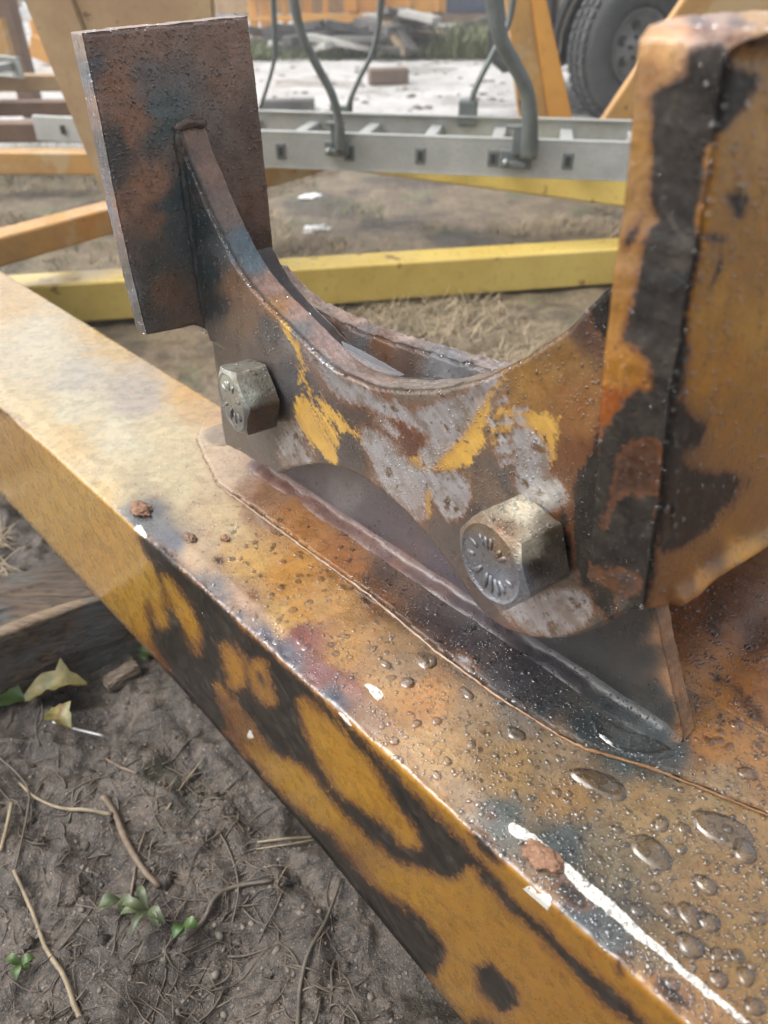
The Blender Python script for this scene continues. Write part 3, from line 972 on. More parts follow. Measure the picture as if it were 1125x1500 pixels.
# rear web and the block between the two
fr_b = (L(0, .140, 0), U, Z, N)
bpx = [(395, 395), (425, 430), (453, 451), (493, 471), (547, 493), (613, 514), (680, 532), (724, 542), (770, 548), (800, 560), (800, 640), (420, 600), (380, 480)]
BACK_T = [(440, 432, (170, 140, 124)), (510, 455, (168, 138, 122)), (600, 485, (165, 140, 128)), (700, 522, (150, 132, 126)), (490, 480, (84, 62, 50)), (560, 505, (112, 76, 50)),
          (650, 535, (118, 116, 118)), (600, 522, (96, 76, 64)), (530, 500, (100, 96, 98)), (680, 540, (112, 110, 112))]
plate('rear_web', brk, trace(bpx, fr_b), fr_b, .017, .0018, M['web'], BACK_T, {}, r=.002, nside=9, alb=ALB, jitter=.0008, rough_side=.0014)
wt2 = trace(wtop, fr_w)
wt2 = [(a_, b_ - .0135) for a_, b_ in wt2 if .125 < a_ < .455]
fpoly = wt2 + [(.13, .09), (.455, .09)]
fr_f = (L(0, .1218, 0), U, Z, N)
plate('filler_block', brk, fpoly, fr_f, .0180, .003, M['web'], [(560, 540, (58, 46, 52)), (660, 550, (52, 42, 46)), (480, 500, (60, 46, 42)), (740, 540, (50, 42, 40))], {}, r=.0006, nside=9, alb=ALB)

# left upright
FL_T = [(130, 60, (92, 70, 60)), (200, 60, (108, 82, 67)), (340, 60, (104, 80, 67)), (222, 130, (82, 78, 76)), (240, 150, (66, 76, 78)), (180, 130, (112, 80, 62)), (320, 130, (104, 82, 69)),
        (200, 180, (108, 76, 57)), (230, 260, (110, 78, 57)), (190, 300, (106, 75, 56)), (172, 235, (54, 54, 55)), (180, 215, (56, 55, 55)), (222, 335, (92, 68, 53)), (248, 185, (54, 66, 68)), (300, 160, (84, 75, 70)),
        (340, 250, (84, 68, 60)), (370, 300, (84, 63, 52)), (390, 380, (58, 45, 39)), (225, 400, (54, 55, 52)), (212, 455, (54, 52, 49)), (235, 425, (84, 62, 46)), (280, 470, (76, 60, 51)),
        (252, 350, (54, 60, 60)), (262, 300, (50, 58, 60)), (300, 230, (74, 70, 66)), (110, 60, (96, 80, 68)), (112, 100, (74, 75, 80)), (150, 300, (76, 77, 83)), (190, 440, (72, 71, 75)), (380, 200, (74, 58, 50))]
fr_l = (L(.4935, .045, .142), N, Z, U)
LW, LH = .1175, .1855
lpoly = trace([(121, 49), (180, 42), (245, 36), (330, 27), (364, 24), (378, 140), (392, 270), (404, 395), (408, 470), (340, 474), (312, 494), (300, 481), (286, 477), (262, 482), (216, 491), (196, 410), (172, 300), (146, 165)], fr_l)
plate('upright_plate', brk, lpoly, fr_l, .0175, .0015, M['flange'], FL_T,
      {},
      r=.0014, nside=11, alb=ALB * 2.9, jitter=.0002, rough_side=.0002, sat=.8, warp=17)
# fillet welds between web and left upright
weld('weld_bead', brk, [L(.4925, .0995, .266), L(.4922, .0992, .22), L(.492, .0992, .17), L(.493, .100, .140)], .0034, M['web'],
     [(265, 195, (84, 74, 68)), (285, 300, (46, 56, 58)), (305, 440, (60, 60, 60))], seed=3)
weld('weld_bead', brk, [L(.4925, .097, .268), L(.4925, .109, .271), L(.4925, .122, .269)], .0032, M['flange'], [(262, 190, (110, 92, 80)), (300, 180, (96, 76, 66))], seed=4, lump=.5)
weld('weld_bead', brk, [L(.4985, .085, .141), L(.495, .098, .139)], .002, M['flange'], [(262, 480, (64, 54, 48))], seed=14, lump=.5)

# right upright
tb = Z + U * .11
fr_r = (L(.083, .045, .142), N, tb, U)
rpx = [(948, 895), (968, 760), (993, 560), (1015, 430), (1035, 330), (1052, 220), (1069, 95), (1074, 66), (1088, 42), (1125, 30), (1240, 18), (1400, 10), (1500, 600), (1250, 725), (1125, 792), (1040, 842), (1005, 872), (975, 892)]
RT_T = [(1100, 180, (172, 122, 44)), (1110, 480, (172, 122, 38)), (1060, 420, (168, 116, 36)), (1100, 100, (158, 110, 40)), (1110, 300, (162, 110, 32)), (1085, 400, (150, 100, 28)), (1100, 600, (150, 100, 25)), (1060, 540, (166, 110, 28)), (1000, 850, (118, 76, 30)), (1050, 815, (104, 66, 28)),
        (1090, 760, (128, 86, 30)), (1080, 812, (196, 140, 58)), (1030, 848, (170, 116, 50)), (960, 880, (120, 78, 44)), (938, 200, (170, 124, 66), .66), (945, 110, (168, 124, 80), .7), (990, 40, (190, 150, 120)), (1020, 36, (110, 84, 76)), (1050, 25, (168, 136, 120)), (1075, 40, (96, 76, 70)), (1100, 30, (176, 138, 96)), (960, 75, (184, 140, 90)),  # lighter tints along the lower band paint in the light on it
        (925, 300, (150, 108, 58), .66), (915, 400, (160, 112, 54), .66), (900, 480, (160, 110, 46), .66), (900, 550, (168, 112, 42), .66), (890, 590, (150, 80, 26), .8), (880, 700, (40, 30, 26)), (935, 690, (84, 54, 38), .6), (925, 760, (62, 50, 44)),  # edge strip tints scaled down to offset the sun on that side
        (890, 855, (96, 64, 42), .6), (930, 880, (60, 54, 52)), (870, 780, (30, 26, 24)), (915, 830, (56, 50, 48)), (950, 650, (80, 50, 30), .7), (1040, 90, (50, 48, 46))]
RT_CHAR = [(1, [(1006, 76), (1040, 62), (1070, 57), (1073, 94), (1108, 104), (1112, 125), (1090, 160), (1070, 189), (1040, 219), (1034, 283), (1025, 321), (1026, 378), (1013, 453), (1010, 529), (985, 560),
                (960, 546), (945, 517), (915, 499), (917, 453), (927, 408), (943, 340), (958, 321), (944, 283), (955, 211), (952, 143), (972, 125), (1000, 106)]),
           (1, [(912, 500), (942, 528), (947, 568), (922, 572), (884, 626), (866, 681), (856, 781), (861, 831), (900, 850), (925, 905), (955, 880), (966, 806), (968, 731), (985, 640), (1010, 540), (985, 520)]),
           (-1, [(915, 660), (962, 650), (960, 722), (910, 716), (885, 770), (905, 700)]),
           (-1, [(880, 838), (925, 842), (930, 866), (890, 866)]),
           (1, [(985, 575), (1012, 600), (1037, 616), (1032, 651), (1004, 668), (1022, 688), (1087, 694), (1077, 733), (1037, 781), (992, 811), (960, 801), (966, 681), (980, 606)]),
           (1, [(1060, 291), (1078, 280), (1096, 291), (1082, 326)]), (1, [(1034, 340), (1066, 346), (1062, 356), (1038, 354)]), (1, [(1056, 364), (1055, 395), (1036, 430), (1042, 396)]),
           (1, [(944, 306), (936, 352), (912, 372), (914, 340), (930, 322)]), (1, [(1092, 700), (1102, 705), (1092, 716)]),
           (1, [(1090, 56), (1130, 50), (1130, 70), (1100, 72)])]


def rrel(vs, dd, P3):
    hh = P3[:, 2]
    X, Y = proj(P3)
    lump = np.clip((85 - Y) / 45, 0, 1) * (.006 + .010 * fbm(P3 * 95, 3, 61))
    # thick lower edge of the plate
    band = np.exp(-((dd - .004) / .004) ** 2) * .0055 * (Y > 740) * (X > 985)
    return .0006 * fbm(P3 * 25, 3, 62) + lump + band


plate('upright_plate', brk, trace(rpx, fr_r), fr_r, .0285, .0014, M['flange'], RT_T, {'char': RT_CHAR}, r=.0022, nside=19, relief=rrel, alb=ALB * 1.3, sat=1.03, jitter=.0003, rough_side=.0003, warp=6)
# lumpy weld between web and right upright
weld('weld_bead', brk, [L(.1155, .0985, .20), L(.113, .098, .14), L(.1125, .099, .10)], .0040, M['web'], [(890, 440, (70, 66, 62)), (860, 800, (40, 34, 30)), (900, 900, (78, 66, 56))], seed=8, lump=.45)
weld('weld_bead', brk, [L(.128, .096, .222), L(.133, .102, .2145), L(.143, .106, .205), L(.150, .110, .199)], .0045, M['web'], [(880, 430, (70, 84, 88)), (850, 465, (66, 66, 64))], seed=18, lump=.9)


def hexbolt(s_, h_, wbase, af, H, rot, tints, masks, letters, seed):
    """hexagon head with chamfered face, axis across the beam"""
    na, ap = 120, af / 2
    C0 = L(s_, wbase, h_)
    tl = math.radians(9)
    ax = -N * math.cos(tl) + U * math.sin(tl)
    e2 = Z
    e1 = -U * math.cos(tl) - N * math.sin(tl)
    V, Fc = [], []
    th = np.linspace(0, 2 * math.pi, na, endpoint=False)
    Rh = ap / np.cos(((th - rot) % (math.pi / 3)) - math.pi / 6)
    Rh = np.minimum(Rh, ap * 1.135)
    r0 = ap * .90
    rings = []
    for t in (.0, .2, .35, .5, .62, .74, .84, .90, .93, .96, 1.0):
        rr = Rh * t if t > .93 else np.full(na, ap * t)
        z = H - np.maximum(0, rr - r0) * .52 - (.0012 * math.exp(-((t - .93) / .03) ** 2) if False else 0)
        z = z - .0009 * (1 if t < .86 else 0)
        rings.append((rr, z))
    for k in range(1, 8):
        zt = rings[10][1]
        rings.append((Rh, zt * (1 - k / 7)))
    for rr, z in rings:
        V.append(C0 + np.outer(rr * np.cos(th), e1) + np.outer(rr * np.sin(th), e2) + np.outer(z, ax))
    V = np.vstack(V)
    V = V + .0005 * np.c_[fbm(V * 130, 3, seed), fbm(V * 130, 3, seed + 1), fbm(V * 130, 3, seed + 2)]
    for i in range(len(rings) - 1):
        for k in range(na):
            k2 = (k + 1) % na
            Fc.append((i * na + k, i * na + k2, (i + 1) * na + k2, (i + 1) * na + k))
    # outward orientation
    v = V
    f = Fc[na * 14]
    nrm = np.cross(v[f[1]] - v[f[0]], v[f[2]] - v[f[0]])
    if np.dot(nrm, v[f[0]] - C0) < 0: Fc = [q[::-1] for q in Fc]
    b = mesh_obj('bolt', V, Fc, M['bolt'], brk, True, colours(V, tints, masks, 4, ALB))
    b.data.polygons.foreach_set('use_smooth', np.ones(len(b.data.polygons), bool))
    try:
        b.data.set_sharp_from_angle(angle=math.radians(28))
    except Exception:
        pass
    # raised marks on the face
    items = []
    for (ang, ra, rb, wd_) in letters:
        ang = math.radians(ang)
        d_ = e1 * math.cos(ang) + e2 * math.sin(ang)
        p0 = C0 + d_ * ap * ra + ax * (H - .0008)
        p1 = C0 + d_ * ap * rb + ax * (H - .0008)
        items.append(tube_data([p0, p0 * .7 + p1 * .3, p0 * .3 + p1 * .7, p1], [wd_ * .6, wd_, wd_, wd_ * .6], 8, .08, .8, seed, tuple(ax)))
    V2, F2 = merge_data(items)
    V2 = np.array(V2)
    mesh_obj('raised_marking', V2, F2, M['bolt'], b, True, colours(V2, tints, masks, 4, ALB))
    return b


M['bolt'] = steel_material('galvanised bolt steel', drops=.8, coat=.5, relief=2.0, rlo=.22, rhi=.5, metal=.55)
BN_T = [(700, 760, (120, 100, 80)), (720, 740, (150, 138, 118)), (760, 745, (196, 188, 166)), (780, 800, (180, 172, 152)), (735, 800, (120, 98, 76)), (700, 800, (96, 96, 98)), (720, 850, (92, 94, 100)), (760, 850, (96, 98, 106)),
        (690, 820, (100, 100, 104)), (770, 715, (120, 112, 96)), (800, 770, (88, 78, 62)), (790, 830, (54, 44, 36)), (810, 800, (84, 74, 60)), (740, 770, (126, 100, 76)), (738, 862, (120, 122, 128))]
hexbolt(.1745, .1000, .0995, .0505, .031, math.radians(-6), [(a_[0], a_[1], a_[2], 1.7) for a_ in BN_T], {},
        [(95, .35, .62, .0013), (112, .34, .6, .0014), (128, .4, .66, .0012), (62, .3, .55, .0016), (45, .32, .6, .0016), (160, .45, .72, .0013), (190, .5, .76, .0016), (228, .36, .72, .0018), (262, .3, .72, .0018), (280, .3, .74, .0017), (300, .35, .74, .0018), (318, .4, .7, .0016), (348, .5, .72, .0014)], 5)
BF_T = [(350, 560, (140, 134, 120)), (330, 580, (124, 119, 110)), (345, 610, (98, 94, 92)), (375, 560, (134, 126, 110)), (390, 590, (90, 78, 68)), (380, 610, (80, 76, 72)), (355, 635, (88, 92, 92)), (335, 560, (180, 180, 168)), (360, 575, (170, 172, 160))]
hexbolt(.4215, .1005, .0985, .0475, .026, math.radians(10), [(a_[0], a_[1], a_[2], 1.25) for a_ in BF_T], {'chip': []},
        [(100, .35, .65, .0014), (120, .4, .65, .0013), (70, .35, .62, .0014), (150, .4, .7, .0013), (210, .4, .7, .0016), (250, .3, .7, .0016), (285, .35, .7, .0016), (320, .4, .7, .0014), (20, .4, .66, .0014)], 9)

# ================================================================== THE GROUND
def gcoords(lo, a_, b_, hi, fine, grow=1.06, mx=3.0):
    r = list(np.arange(a_, b_, fine))
    st, x = fine, b_
    while x < hi:
        r.append(x); st = min(st * grow, mx); x += st
    l, st, x = [], fine, a_
    while x > lo:
        st = min(st * grow, mx); x -= st; l.append(x)
    return np.array(l[::-1] + r)


def ground_h(X, Y):
    P_ = np.c_[X, Y, np.zeros(len(X))]
    near = np.clip((1.6 - Y) / .5, 0, 1)
    mid = np.clip((4.5 - Y) / 1.5, 0, 1)
    h = .010 * fbm(P_ * 3, 3, 101) + near * (.020 * fbm(P_ * 9, 4, 103) + .0105 * fbm(P_ * 34, 4, 105) + .0035 * np.abs(fbm(P_ * 90, 3, 107)))
    rid = 1 - np.abs(fbm(P_ * 16, 3, 111)) * 4
    h += near * .008 * np.clip(rid, 0, 1)
    h += mid * (1 - near) * .012 * fbm(P_ * 12, 4, 109)
    h += (1 - mid) * .02 * fbm(P_ * 1.3, 3, 113) + (1 - mid) * .008 * fbm(P_ * 7, 3, 115)
    return h - .008


gx = gcoords(-60, -.75, .35, 60, .0032)
gy = gcoords(-3, .12, 1.15, 90, .0032)
GX, GY = np.meshgrid(gx, gy)
GX, GY = GX.ravel(), GY.ravel()
GP = np.c_[GX, GY, ground_h(GX, GY)]
ii = np.arange(len(GX)).reshape(len(gy), len(gx))
GQ = np.stack([ii[:-1, :-1], ii[:-1, 1:], ii[1:, 1:], ii[1:, :-1]], -1).reshape(-1, 4)


def ground_material():
    s = NT('wet soil')
    sep = s.node('ShaderNodeSeparateXYZ', None, i0=s.pos)
    y = sep.outputs[1]
    n1 = s.noise(2.2, 5, .6)
    n2 = s.noise(16, 6, .65)
    n3 = s.noise(110, 6, .65)
    n4 = s.noise(600, 4, .6)
    mud = s.mix(s.ss(n2, .35, .65), (.040, .031, .024), (.100, .079, .062))
    mud = s.mix(s.ss(n3, .42, .66), mud, (.024, .020, .017))
    # grit: small pale stones bedded in the mud
    v = s.voro(230)
    gsel = s.ss(s.node('ShaderNodeSeparateColor', None, i0=v.outputs['Color']).outputs[0], .82, .86)
    gdot = s.math('MULTIPLY', s.ss(v.outputs['Distance'], .42, .28), gsel)
    mud = s.mix(s.math('MULTIPLY', gdot, s.ss(n2, .45, .6, .15, .8)), mud, (.22, .19, .16))
    v2 = s.voro(620)
    g2 = s.math('MULTIPLY', s.ss(v2.outputs['Distance'], .45, .3), s.ss(s.node('ShaderNodeSeparateColor', None, i0=v2.outputs['Color']).outputs[0], .6, .7))
    mud = s.mix(s.math('MULTIPLY', g2, .5), mud, (.20, .175, .15))
    mossy = s.math('MULTIPLY', s.ss(s.noise(6, 4, .6), .56, .70), .5)
    mud = s.mix(mossy, mud, (.05, .06, .03))
    straw = s.mix(s.ss(n2, .35, .65), (.22, .165, .105), (.13, .095, .06))
    straw = s.mix(s.ss(n3, .45, .65), straw, (.10, .085, .06))
    straw = s.mix(s.math('MULTIPLY', s.ss(s.noise(5, 4, .6), .54, .66), .7), straw, (.09, .105, .05))
    straw = s.mix(s.math('MULTIPLY', s.ss(s.noise(2.6, 5, .65), .50, .60), .75), straw, (.045, .037, .028))  # random dark patches for wet soil and the shadow bands below the ladder
    sand = s.mix(s.ss(n1, .35, .65), (.50, .49, .475), (.38, .37, .355))
    sand = s.mix(s.ss(n2, .50, .68), sand, (.24, .225, .21))
    yn = s.math('ADD', y, s.math('MULTIPLY', s.math('SUBTRACT', n1, .5), 1.6))
    ya = s.math('ADD', y, s.math('MULTIPLY', s.math('SUBTRACT', n2, .5), .5))
    c = s.mix(s.ss(ya, .80, 1.05), mud, straw)
    c = s.mix(s.ss(yn, 3.3, 4.0), c, sand)
    wet = s.ss(s.noise(1.1, 4, .6), .50, .62)
    far = s.ss(yn, 3.3, 4.2)
    rough = s.math('SUBTRACT', s.lmap(n3, .3, .7, .30, .60), s.math('MULTIPLY', s.math('MULTIPLY', wet, far), .25))
    h = s.math('ADD', s.math('MULTIPLY', n3, .6), s.math('ADD', s.math('MULTIPLY', n4, .25), s.math('MULTIPLY', gdot, .35)))
    h = s.math('MULTIPLY', h, s.lmap(far, 0, 1, 1, .3))
    return s.done(Base_Color=c, Roughness=rough, Normal=s.bump(h, .9, .006), Specular_IOR_Level=.5)


gnd = mesh_obj('ground', GP, GQ, ground_material(), None, True)
tag(gnd, kind='structure')


GH = GP[:, 2].reshape(len(gy), len(gx))


def gz(x, y):
    i = min(max(int(np.searchsorted(gx, x)) - 1, 0), len(gx) - 2)
    j = min(max(int(np.searchsorted(gy, y)) - 1, 0), len(gy) - 2)
    a = (x - gx[i]) / (gx[i + 1] - gx[i])
    b = (y - gy[j]) / (gy[j + 1] - gy[j])
    return float((GH[j, i] * (1 - a) + GH[j, i + 1] * a) * (1 - b) + (GH[j + 1, i] * (1 - a) + GH[j + 1, i + 1] * a) * b)


def ghit(px, py, lift=0.0):
    z = 0.0
    for _ in range(3):
        p = at_z(px, py, z)
        z = gz(p[0], p[1])
    return Vector((p[0], p[1], z + lift))


# ------------------------------------------------------------------ stuff on the soil
def poly_data(rings):
    return rings


def ico(sub):
    bm = bmesh.new()
    bmesh.ops.create_icosphere(bm, subdivisions=sub, radius=1)
    v = np.array([tuple(q.co) for q in bm.verts])
    f = np.array([[q.index for q in fc.verts] for fc in bm.faces])
    bm.free()
    return v, f


IV, IF = ico(2)
IV1, IF1 = ico(1)


def scatter_blobs(name, pts, size, mat, squash=.6, kind='stuff', label=None):
    V, Fc, o = [], [], 0
    for p, r_ in zip(pts, size):
        R3 = Matrix.Rotation(random.random() * 6.28, 3, 'Z')
        sc = np.array([random.uniform(.8, 1.4), random.uniform(.7, 1.1), squash * random.uniform(.7, 1.2)]) * r_
        v = IV1 * (1 + RNG.uniform(-.18, .18, (len(IV1), 1)))
        v = (v * sc) @ np.array(R3).T + np.array(p)
        V.append(v); Fc.append(IF1 + o); o += len(v)
    ob = mesh_obj(name, np.vstack(V), np.vstack(Fc), mat, None, False)
    tag(ob, label, kind=kind)
    return ob


def blades(name, pts, lens, wid, mat, lean, label, curl=.4, parent=None, seed=0, up=.6):
    """thin tapering blades / straws, two quads each, crossing the soil at all angles"""
    rs = np.random.RandomState(abs(int(seed)))
    n = len(pts)
    P_ = np.array(pts)
    az = rs.uniform(0, 2 * math.pi, n)
    D = np.c_[np.cos(az), np.sin(az), np.zeros(n)]
    S_ = np.c_[-np.sin(az), np.cos(az), np.zeros(n)]
    ln = np.array(lens)[:, None]
    el = rs.uniform(lean[0], lean[1], n)[:, None]
    w_ = (wid * rs.uniform(.6, 1.3, n))[:, None]
    T1 = D * np.cos(el) + np.array([0, 0, 1]) * np.sin(el)
    mid = P_ + T1 * ln * .5
    tip = mid + (D * np.cos(el - curl) + np.array([0, 0, 1]) * np.sin(el - curl)) * ln * .5 + S_ * ln * rs.uniform(-.2, .2, n)[:, None]
    V = np.stack([P_ - S_ * w_, P_ + S_ * w_, mid + S_ * w_ * .9, mid - S_ * w_ * .9, tip + S_ * w_ * .25, tip - S_ * w_ * .25], 1).reshape(-1, 3)
    b = np.arange(n)[:, None] * 6
    F_ = np.vstack([b + np.array([0, 1, 2, 3]), b + np.array([3, 2, 4, 5])])
    ob = mesh_obj(name, V, F_, mat, parent, False)
    if parent is None: tag(ob, label, kind='stuff')
    return ob


def rnd_px(n, box, seed):
    rs = np.random.RandomState(abs(int(seed)))
    return [ghit(rs.uniform(box[0], box[2]), rs.uniform(box[1], box[3])) for _ in range(n)]


def inbeam(p):
    w_ = p[0] * N[0] + p[1] * N[1] - .1767
    return w_ > -.004 and w_ < .17


peb = [p for p in rnd_px(1500, (-60, 900, 660, 1560), 3)[:800] if not inbeam(p)]
scatter_blobs('pebbles', peb, [abs(random.gauss(0, 1)) * .0011 + .0008 for _ in peb], M['pebble'], label='small pale pebbles bedded in the dark mud')
cl = [p for p in rnd_px(420, (-60, 980, 640, 1560), 33) if not inbeam(p)]
scatter_blobs('mud_clods', [p - Vector((0, 0, .002)) for p in cl], [abs(random.gauss(0, 1)) * .0035 + .002 for _ in cl], gnd.data.materials[0], .55, label='small clods of dark wet mud')
# dark roots and fibres tangled in the mud
items = []
rs_ = random.Random(5)
for k in range(210):
    px_, py_ = rs_.uniform(-40, 560), rs_.uniform(1010, 1540)
    if rs_.random() < .5:
        cx_, cy_ = rs_.choice([(330, 1180), (420, 1300), (300, 1400), (60, 1180), (250, 1450), (480, 1440), (120, 1250)])
        px_, py_ = cx_ + rs_.gauss(0, 55), cy_ + rs_.gauss(0, 45)
    ang = rs_.uniform(0, 6.28)
    p = ghit(px_, py_)
    if inbeam(p): continue
    pts = []
    stp = rs_.uniform(.006, .014)
    for j in range(7):
        pts.append(Vector((p.x, p.y, gz(p.x, p.y) + rs_.uniform(-.0005, .003))))
        ang += rs_.gauss(0, .35)
        p = p + Vector((math.cos(ang) * stp, math.sin(ang) * stp, 0))
    r_ = rs_.uniform(.0005, .0013)
    items.append(tube_data(smooth_line(pts, 2), [r_ * (1 - .07 * i) for i in range(13)], 5, .1, 1, k))
V_, F_ = merge_data(items)
tag(mesh_obj('roots', V_, F_, M['root'], None, True), 'dark tangled roots and fibres matted into the mud', kind='stuff')
pts = [p for p in rnd_px(700, (180, 1080, 520, 1300), 9) if not inbeam(p)]
pts += [p for p in rnd_px(450, (-60, 1000, 560, 1540), 10) if not inbeam(p)]
blades('loose_straw', pts, np.random.RandomState(2).uniform(.006, .026, len(pts)), .00035, M['straw'], (-.1, .35), 'thin straw bits lying on the mud', seed=4)
bpy.data.objects['loose_straw'].data.materials[0] = M['stick']
# dead grass and straw behind the beam
rs2 = np.random.RandomState(21)
n = 70000
xs = rs2.uniform(-1.9, 1.2, n); ys = rs2.uniform(.72, 3.5, n)
ok = (np.abs(xs * N[0] + ys * N[1] - .1767 - .08) > .10)
xs, ys = xs[ok], ys[ok]
keep = fbm(np.c_[xs * 2.2, ys * 2.2, xs * 0], 3, 70) > -.12
xs, ys = xs[keep], ys[keep]
zs = ground_h(xs, ys)
blades('dead_grass', np.c_[xs, ys, zs], rs2.uniform(.02, .075, len(xs)), .0012, M['drygrass'], (.0, .8), 'flattened dead grass and straw on the ground behind the beam', seed=6)
n = 16000
xs = rs2.uniform(-2.4, 1.6, n); ys = rs2.uniform(.9, 3.9, n)
ok = (np.abs(xs * N[0] + ys * N[1] - .1767 - .08) > .10)
xs, ys = xs[ok], ys[ok]
keep = fbm(np.c_[xs * 1.6, ys * 1.6, xs * 0], 3, 90) > .10
xs, ys = xs[keep], ys[keep]
blades('green_grass', np.c_[xs, ys, ground_h(xs, ys)], rs2.uniform(.02, .055, len(xs)), .0013, M['grass'], (.3, 1.3), 'short green grass tufts growing through the straw', seed=7)
# grass on the left near the log
pts = [ghit(random.gauss(30, 45), random.uniform(730, 800)) for _ in range(1500)]
pts = [p for p in pts if not inbeam(p)]
blades('grass_tuft', pts, np.random.RandomState(3).uniform(.012, .04, len(pts)), .0008, M['drygrass'], (.0, .7), 'pale dry grass beside the beam at the far left', seed=12)

# ------------------------------------------------------------------ log under the beam
LX = np.array([.883, .469, 0]); LY = np.array([-.469, .883, 0])
LO = np.array([-.385, .5285, 0.0])


def make_log():
    nl, prof = 200, []
    # profile: (across, height) rounded squared timber
    pr = [(0.002, -.02), (0.0, .02), (-.001, .05), (.002, .074), (.010, .083), (.03, .087), (.06, .088), (.09, .082), (.115, .07), (.125, .03), (.125, -.02)]
    pr = np.array(pr)
    t = np.linspace(0, len(pr) - 1, 70)
    pc = np.c_[np.interp(t, range(len(pr)), pr[:, 0]), np.interp(t, range(len(pr)), pr[:, 1])]
    xs_ = np.linspace(-.55, .42, nl)
    V = []
    for x in xs_:
        V.append(LO + LX * x + np.outer(pc[:, 0], LY) + np.outer(pc[:, 1], Z))
    V = np.vstack(V)
    q = np.c_[(V @ LX) * 6, (V @ LY) * 60, V[:, 2] * 60]
    disp = .0045 * fbm(q, 4, 201) + .002 * fbm(q * np.array([2, 3, 3]), 3, 203) + .007 * fbm(V * 9, 3, 205)
    topm = V[:, 2] > .07
    V -= np.outer(disp, LY)
    V[:, 2] += np.where(topm, disp * .9, 0)
    V[:, 2] = np.where(topm, np.minimum(V[:, 2], .0905), V[:, 2])
    ni, nj = nl, 70
    idx = np.arange(ni * nj).reshape(ni, nj)
    q4 = np.stack([idx[:-1, :-1], idx[1:, :-1], idx[1:, 1:], idx[:-1, 1:]], -1).reshape(-1, 4)
    m = wood_material('old log', (.12, .08, .05), (.04, .028, .02), (.085, .085, .083), -math.atan2(LX[1], LX[0]))
    o = mesh_obj('log', V, q4, m, None, True, loc=LO)
    tag(o, 'weathered split log lying in the mud and propping up the beam', 'log')
    # pale broken splinter along its upper edge
    P_ = [LO + LX * x + Z * (.086 - .0 * x) + LY * (.002 + .006 * math.sin(x * 20)) for x in np.linspace(-.12, .13, 14)]
    ms = wood_material('pale splinter', (.26, .19, .12), (.15, .105, .065), (.13, .11, .09), -math.atan2(LX[1], LX[0]))
    tube('splinter', P_, [.003 + .005 * math.sin(math.pi * i / 13) for i in range(14)], ms, o, 10, .2, .6, 3)
    return o


make_log()


def px_stick(name, label, cat, pxs, r0, r1, mat, lift=.002, seg=7, group=None, jit=.15, bow=0):
    pts = smooth_line([ghit(x, y, lift + (bow if 0 < i < len(pxs) - 1 else 0)) for i, (x, y) in enumerate(pxs)], 5)
    n = len(pts)
    o = tube(name, pts, [r0 + (r1 - r0) * i / (n - 1) for i in range(n)], mat, None, seg, jit, 1, int(pxs[0][0]), loc=tuple(pts[0]))
    tag(o, label, cat, group)
    return o


px_stick('dry_stem', 'long straight pale stem at the bottom left of the mud', 'stem', [(22, 1278), (48, 1335), (68, 1390), (95, 1432), (112, 1478), (130, 1520)], .0016, .0022, M['palestick'], .004)
px_stick('dry_stem', 'curved straw-coloured stem running from the left edge to the thick twig', 'stem', [(30, 1150), (55, 1172), (90, 1186), (130, 1190), (165, 1196)], .0012, .0022, M['palestick'], .004)
px_stick('dry_stem', 'short pale stem standing at the left edge of the mud', 'stem', [(20, 1180), (12, 1215), (3, 1250)], .002, .0018, M['palestick'], .004)
px_stick('dry_stem', 'thin straw lying diagonally below the beam edge', 'stem', [(300, 1112), (275, 1145), (245, 1190)], .0008, .0012, M['palestick'], .004)
px_stick('dry_stem', 'upper of two pale straws sticking out from under the beam', 'stem', [(378, 1238), (420, 1233), (462, 1230)], .0010, .0012, M['palestick'], .005)
px_stick('dry_stem', 'lower of two pale straws sticking out from under the beam', 'stem', [(376, 1246), (420, 1240), (465, 1232)], .0008, .0010, M['palestick'], .003)
px_stick('twig', 'thick brown twig in the middle of the mud', 'twig', [(152, 1168), (170, 1195), (186, 1235), (208, 1272), (234, 1302)], .0034, .0026, M['stick'], .003)
px_stick('twig', 'thin brown forked twig beside the thick one', 'twig', [(214, 1220), (204, 1250), (198, 1285), (192, 1320)], .0010, .0014, M['stick'], .003)
px_stick('twig', 'dark curved root near the green sprout', 'root', [(270, 1378), (298, 1352), (315, 1318), (342, 1302), (400, 1292)], .0026, .0018, M['root'], .003)
px_stick('twig', 'dark root curling down at the bottom right of the mud', 'root', [(500, 1290), (478, 1350), (452, 1400), (440, 1450), (436, 1520)], .0014, .0020, M['root'], .003)
px_stick('twig', 'dark root crossing from the left edge towards the pale stem', 'root', [(-10, 1100), (30, 1140), (45, 1175), (25, 1275)], .0014, .0010, M['root'], .004)
px_stick('twig', 'dark slim root near the lower left corner of the beam shadow', 'root', [(300, 1200), (330, 1235), (350, 1300), (335, 1370)], .0012, .0009, M['root'], .003)
px_stick('twig', 'reddish splinter of wood on the mud under the log', 'twig', [(150, 1112), (175, 1125), (202, 1136)], .0012, .0016, M['stick'], .003)
# wood chip beside the log
bm = bmesh.new()
a_, b_ = ghit(158, 1012, .008), ghit(204, 984, .010)
bm_bar(bm, a_, b_, .016, .012, bev=.002)
bmesh.ops.subdivide_edges(bm, edges=bm.edges, cuts=3, use_grid_fill=True)
for v in bm.verts:
    v.co += Vector((random.uniform(-1, 1), random.uniform(-1, 1), random.uniform(-1, 1))) * .0016
tag(from_bm('wood_chip', bm, M['stick'], None, False, loc=tuple(a_)), 'small broken wood chip lying beside the log', 'wood chip')


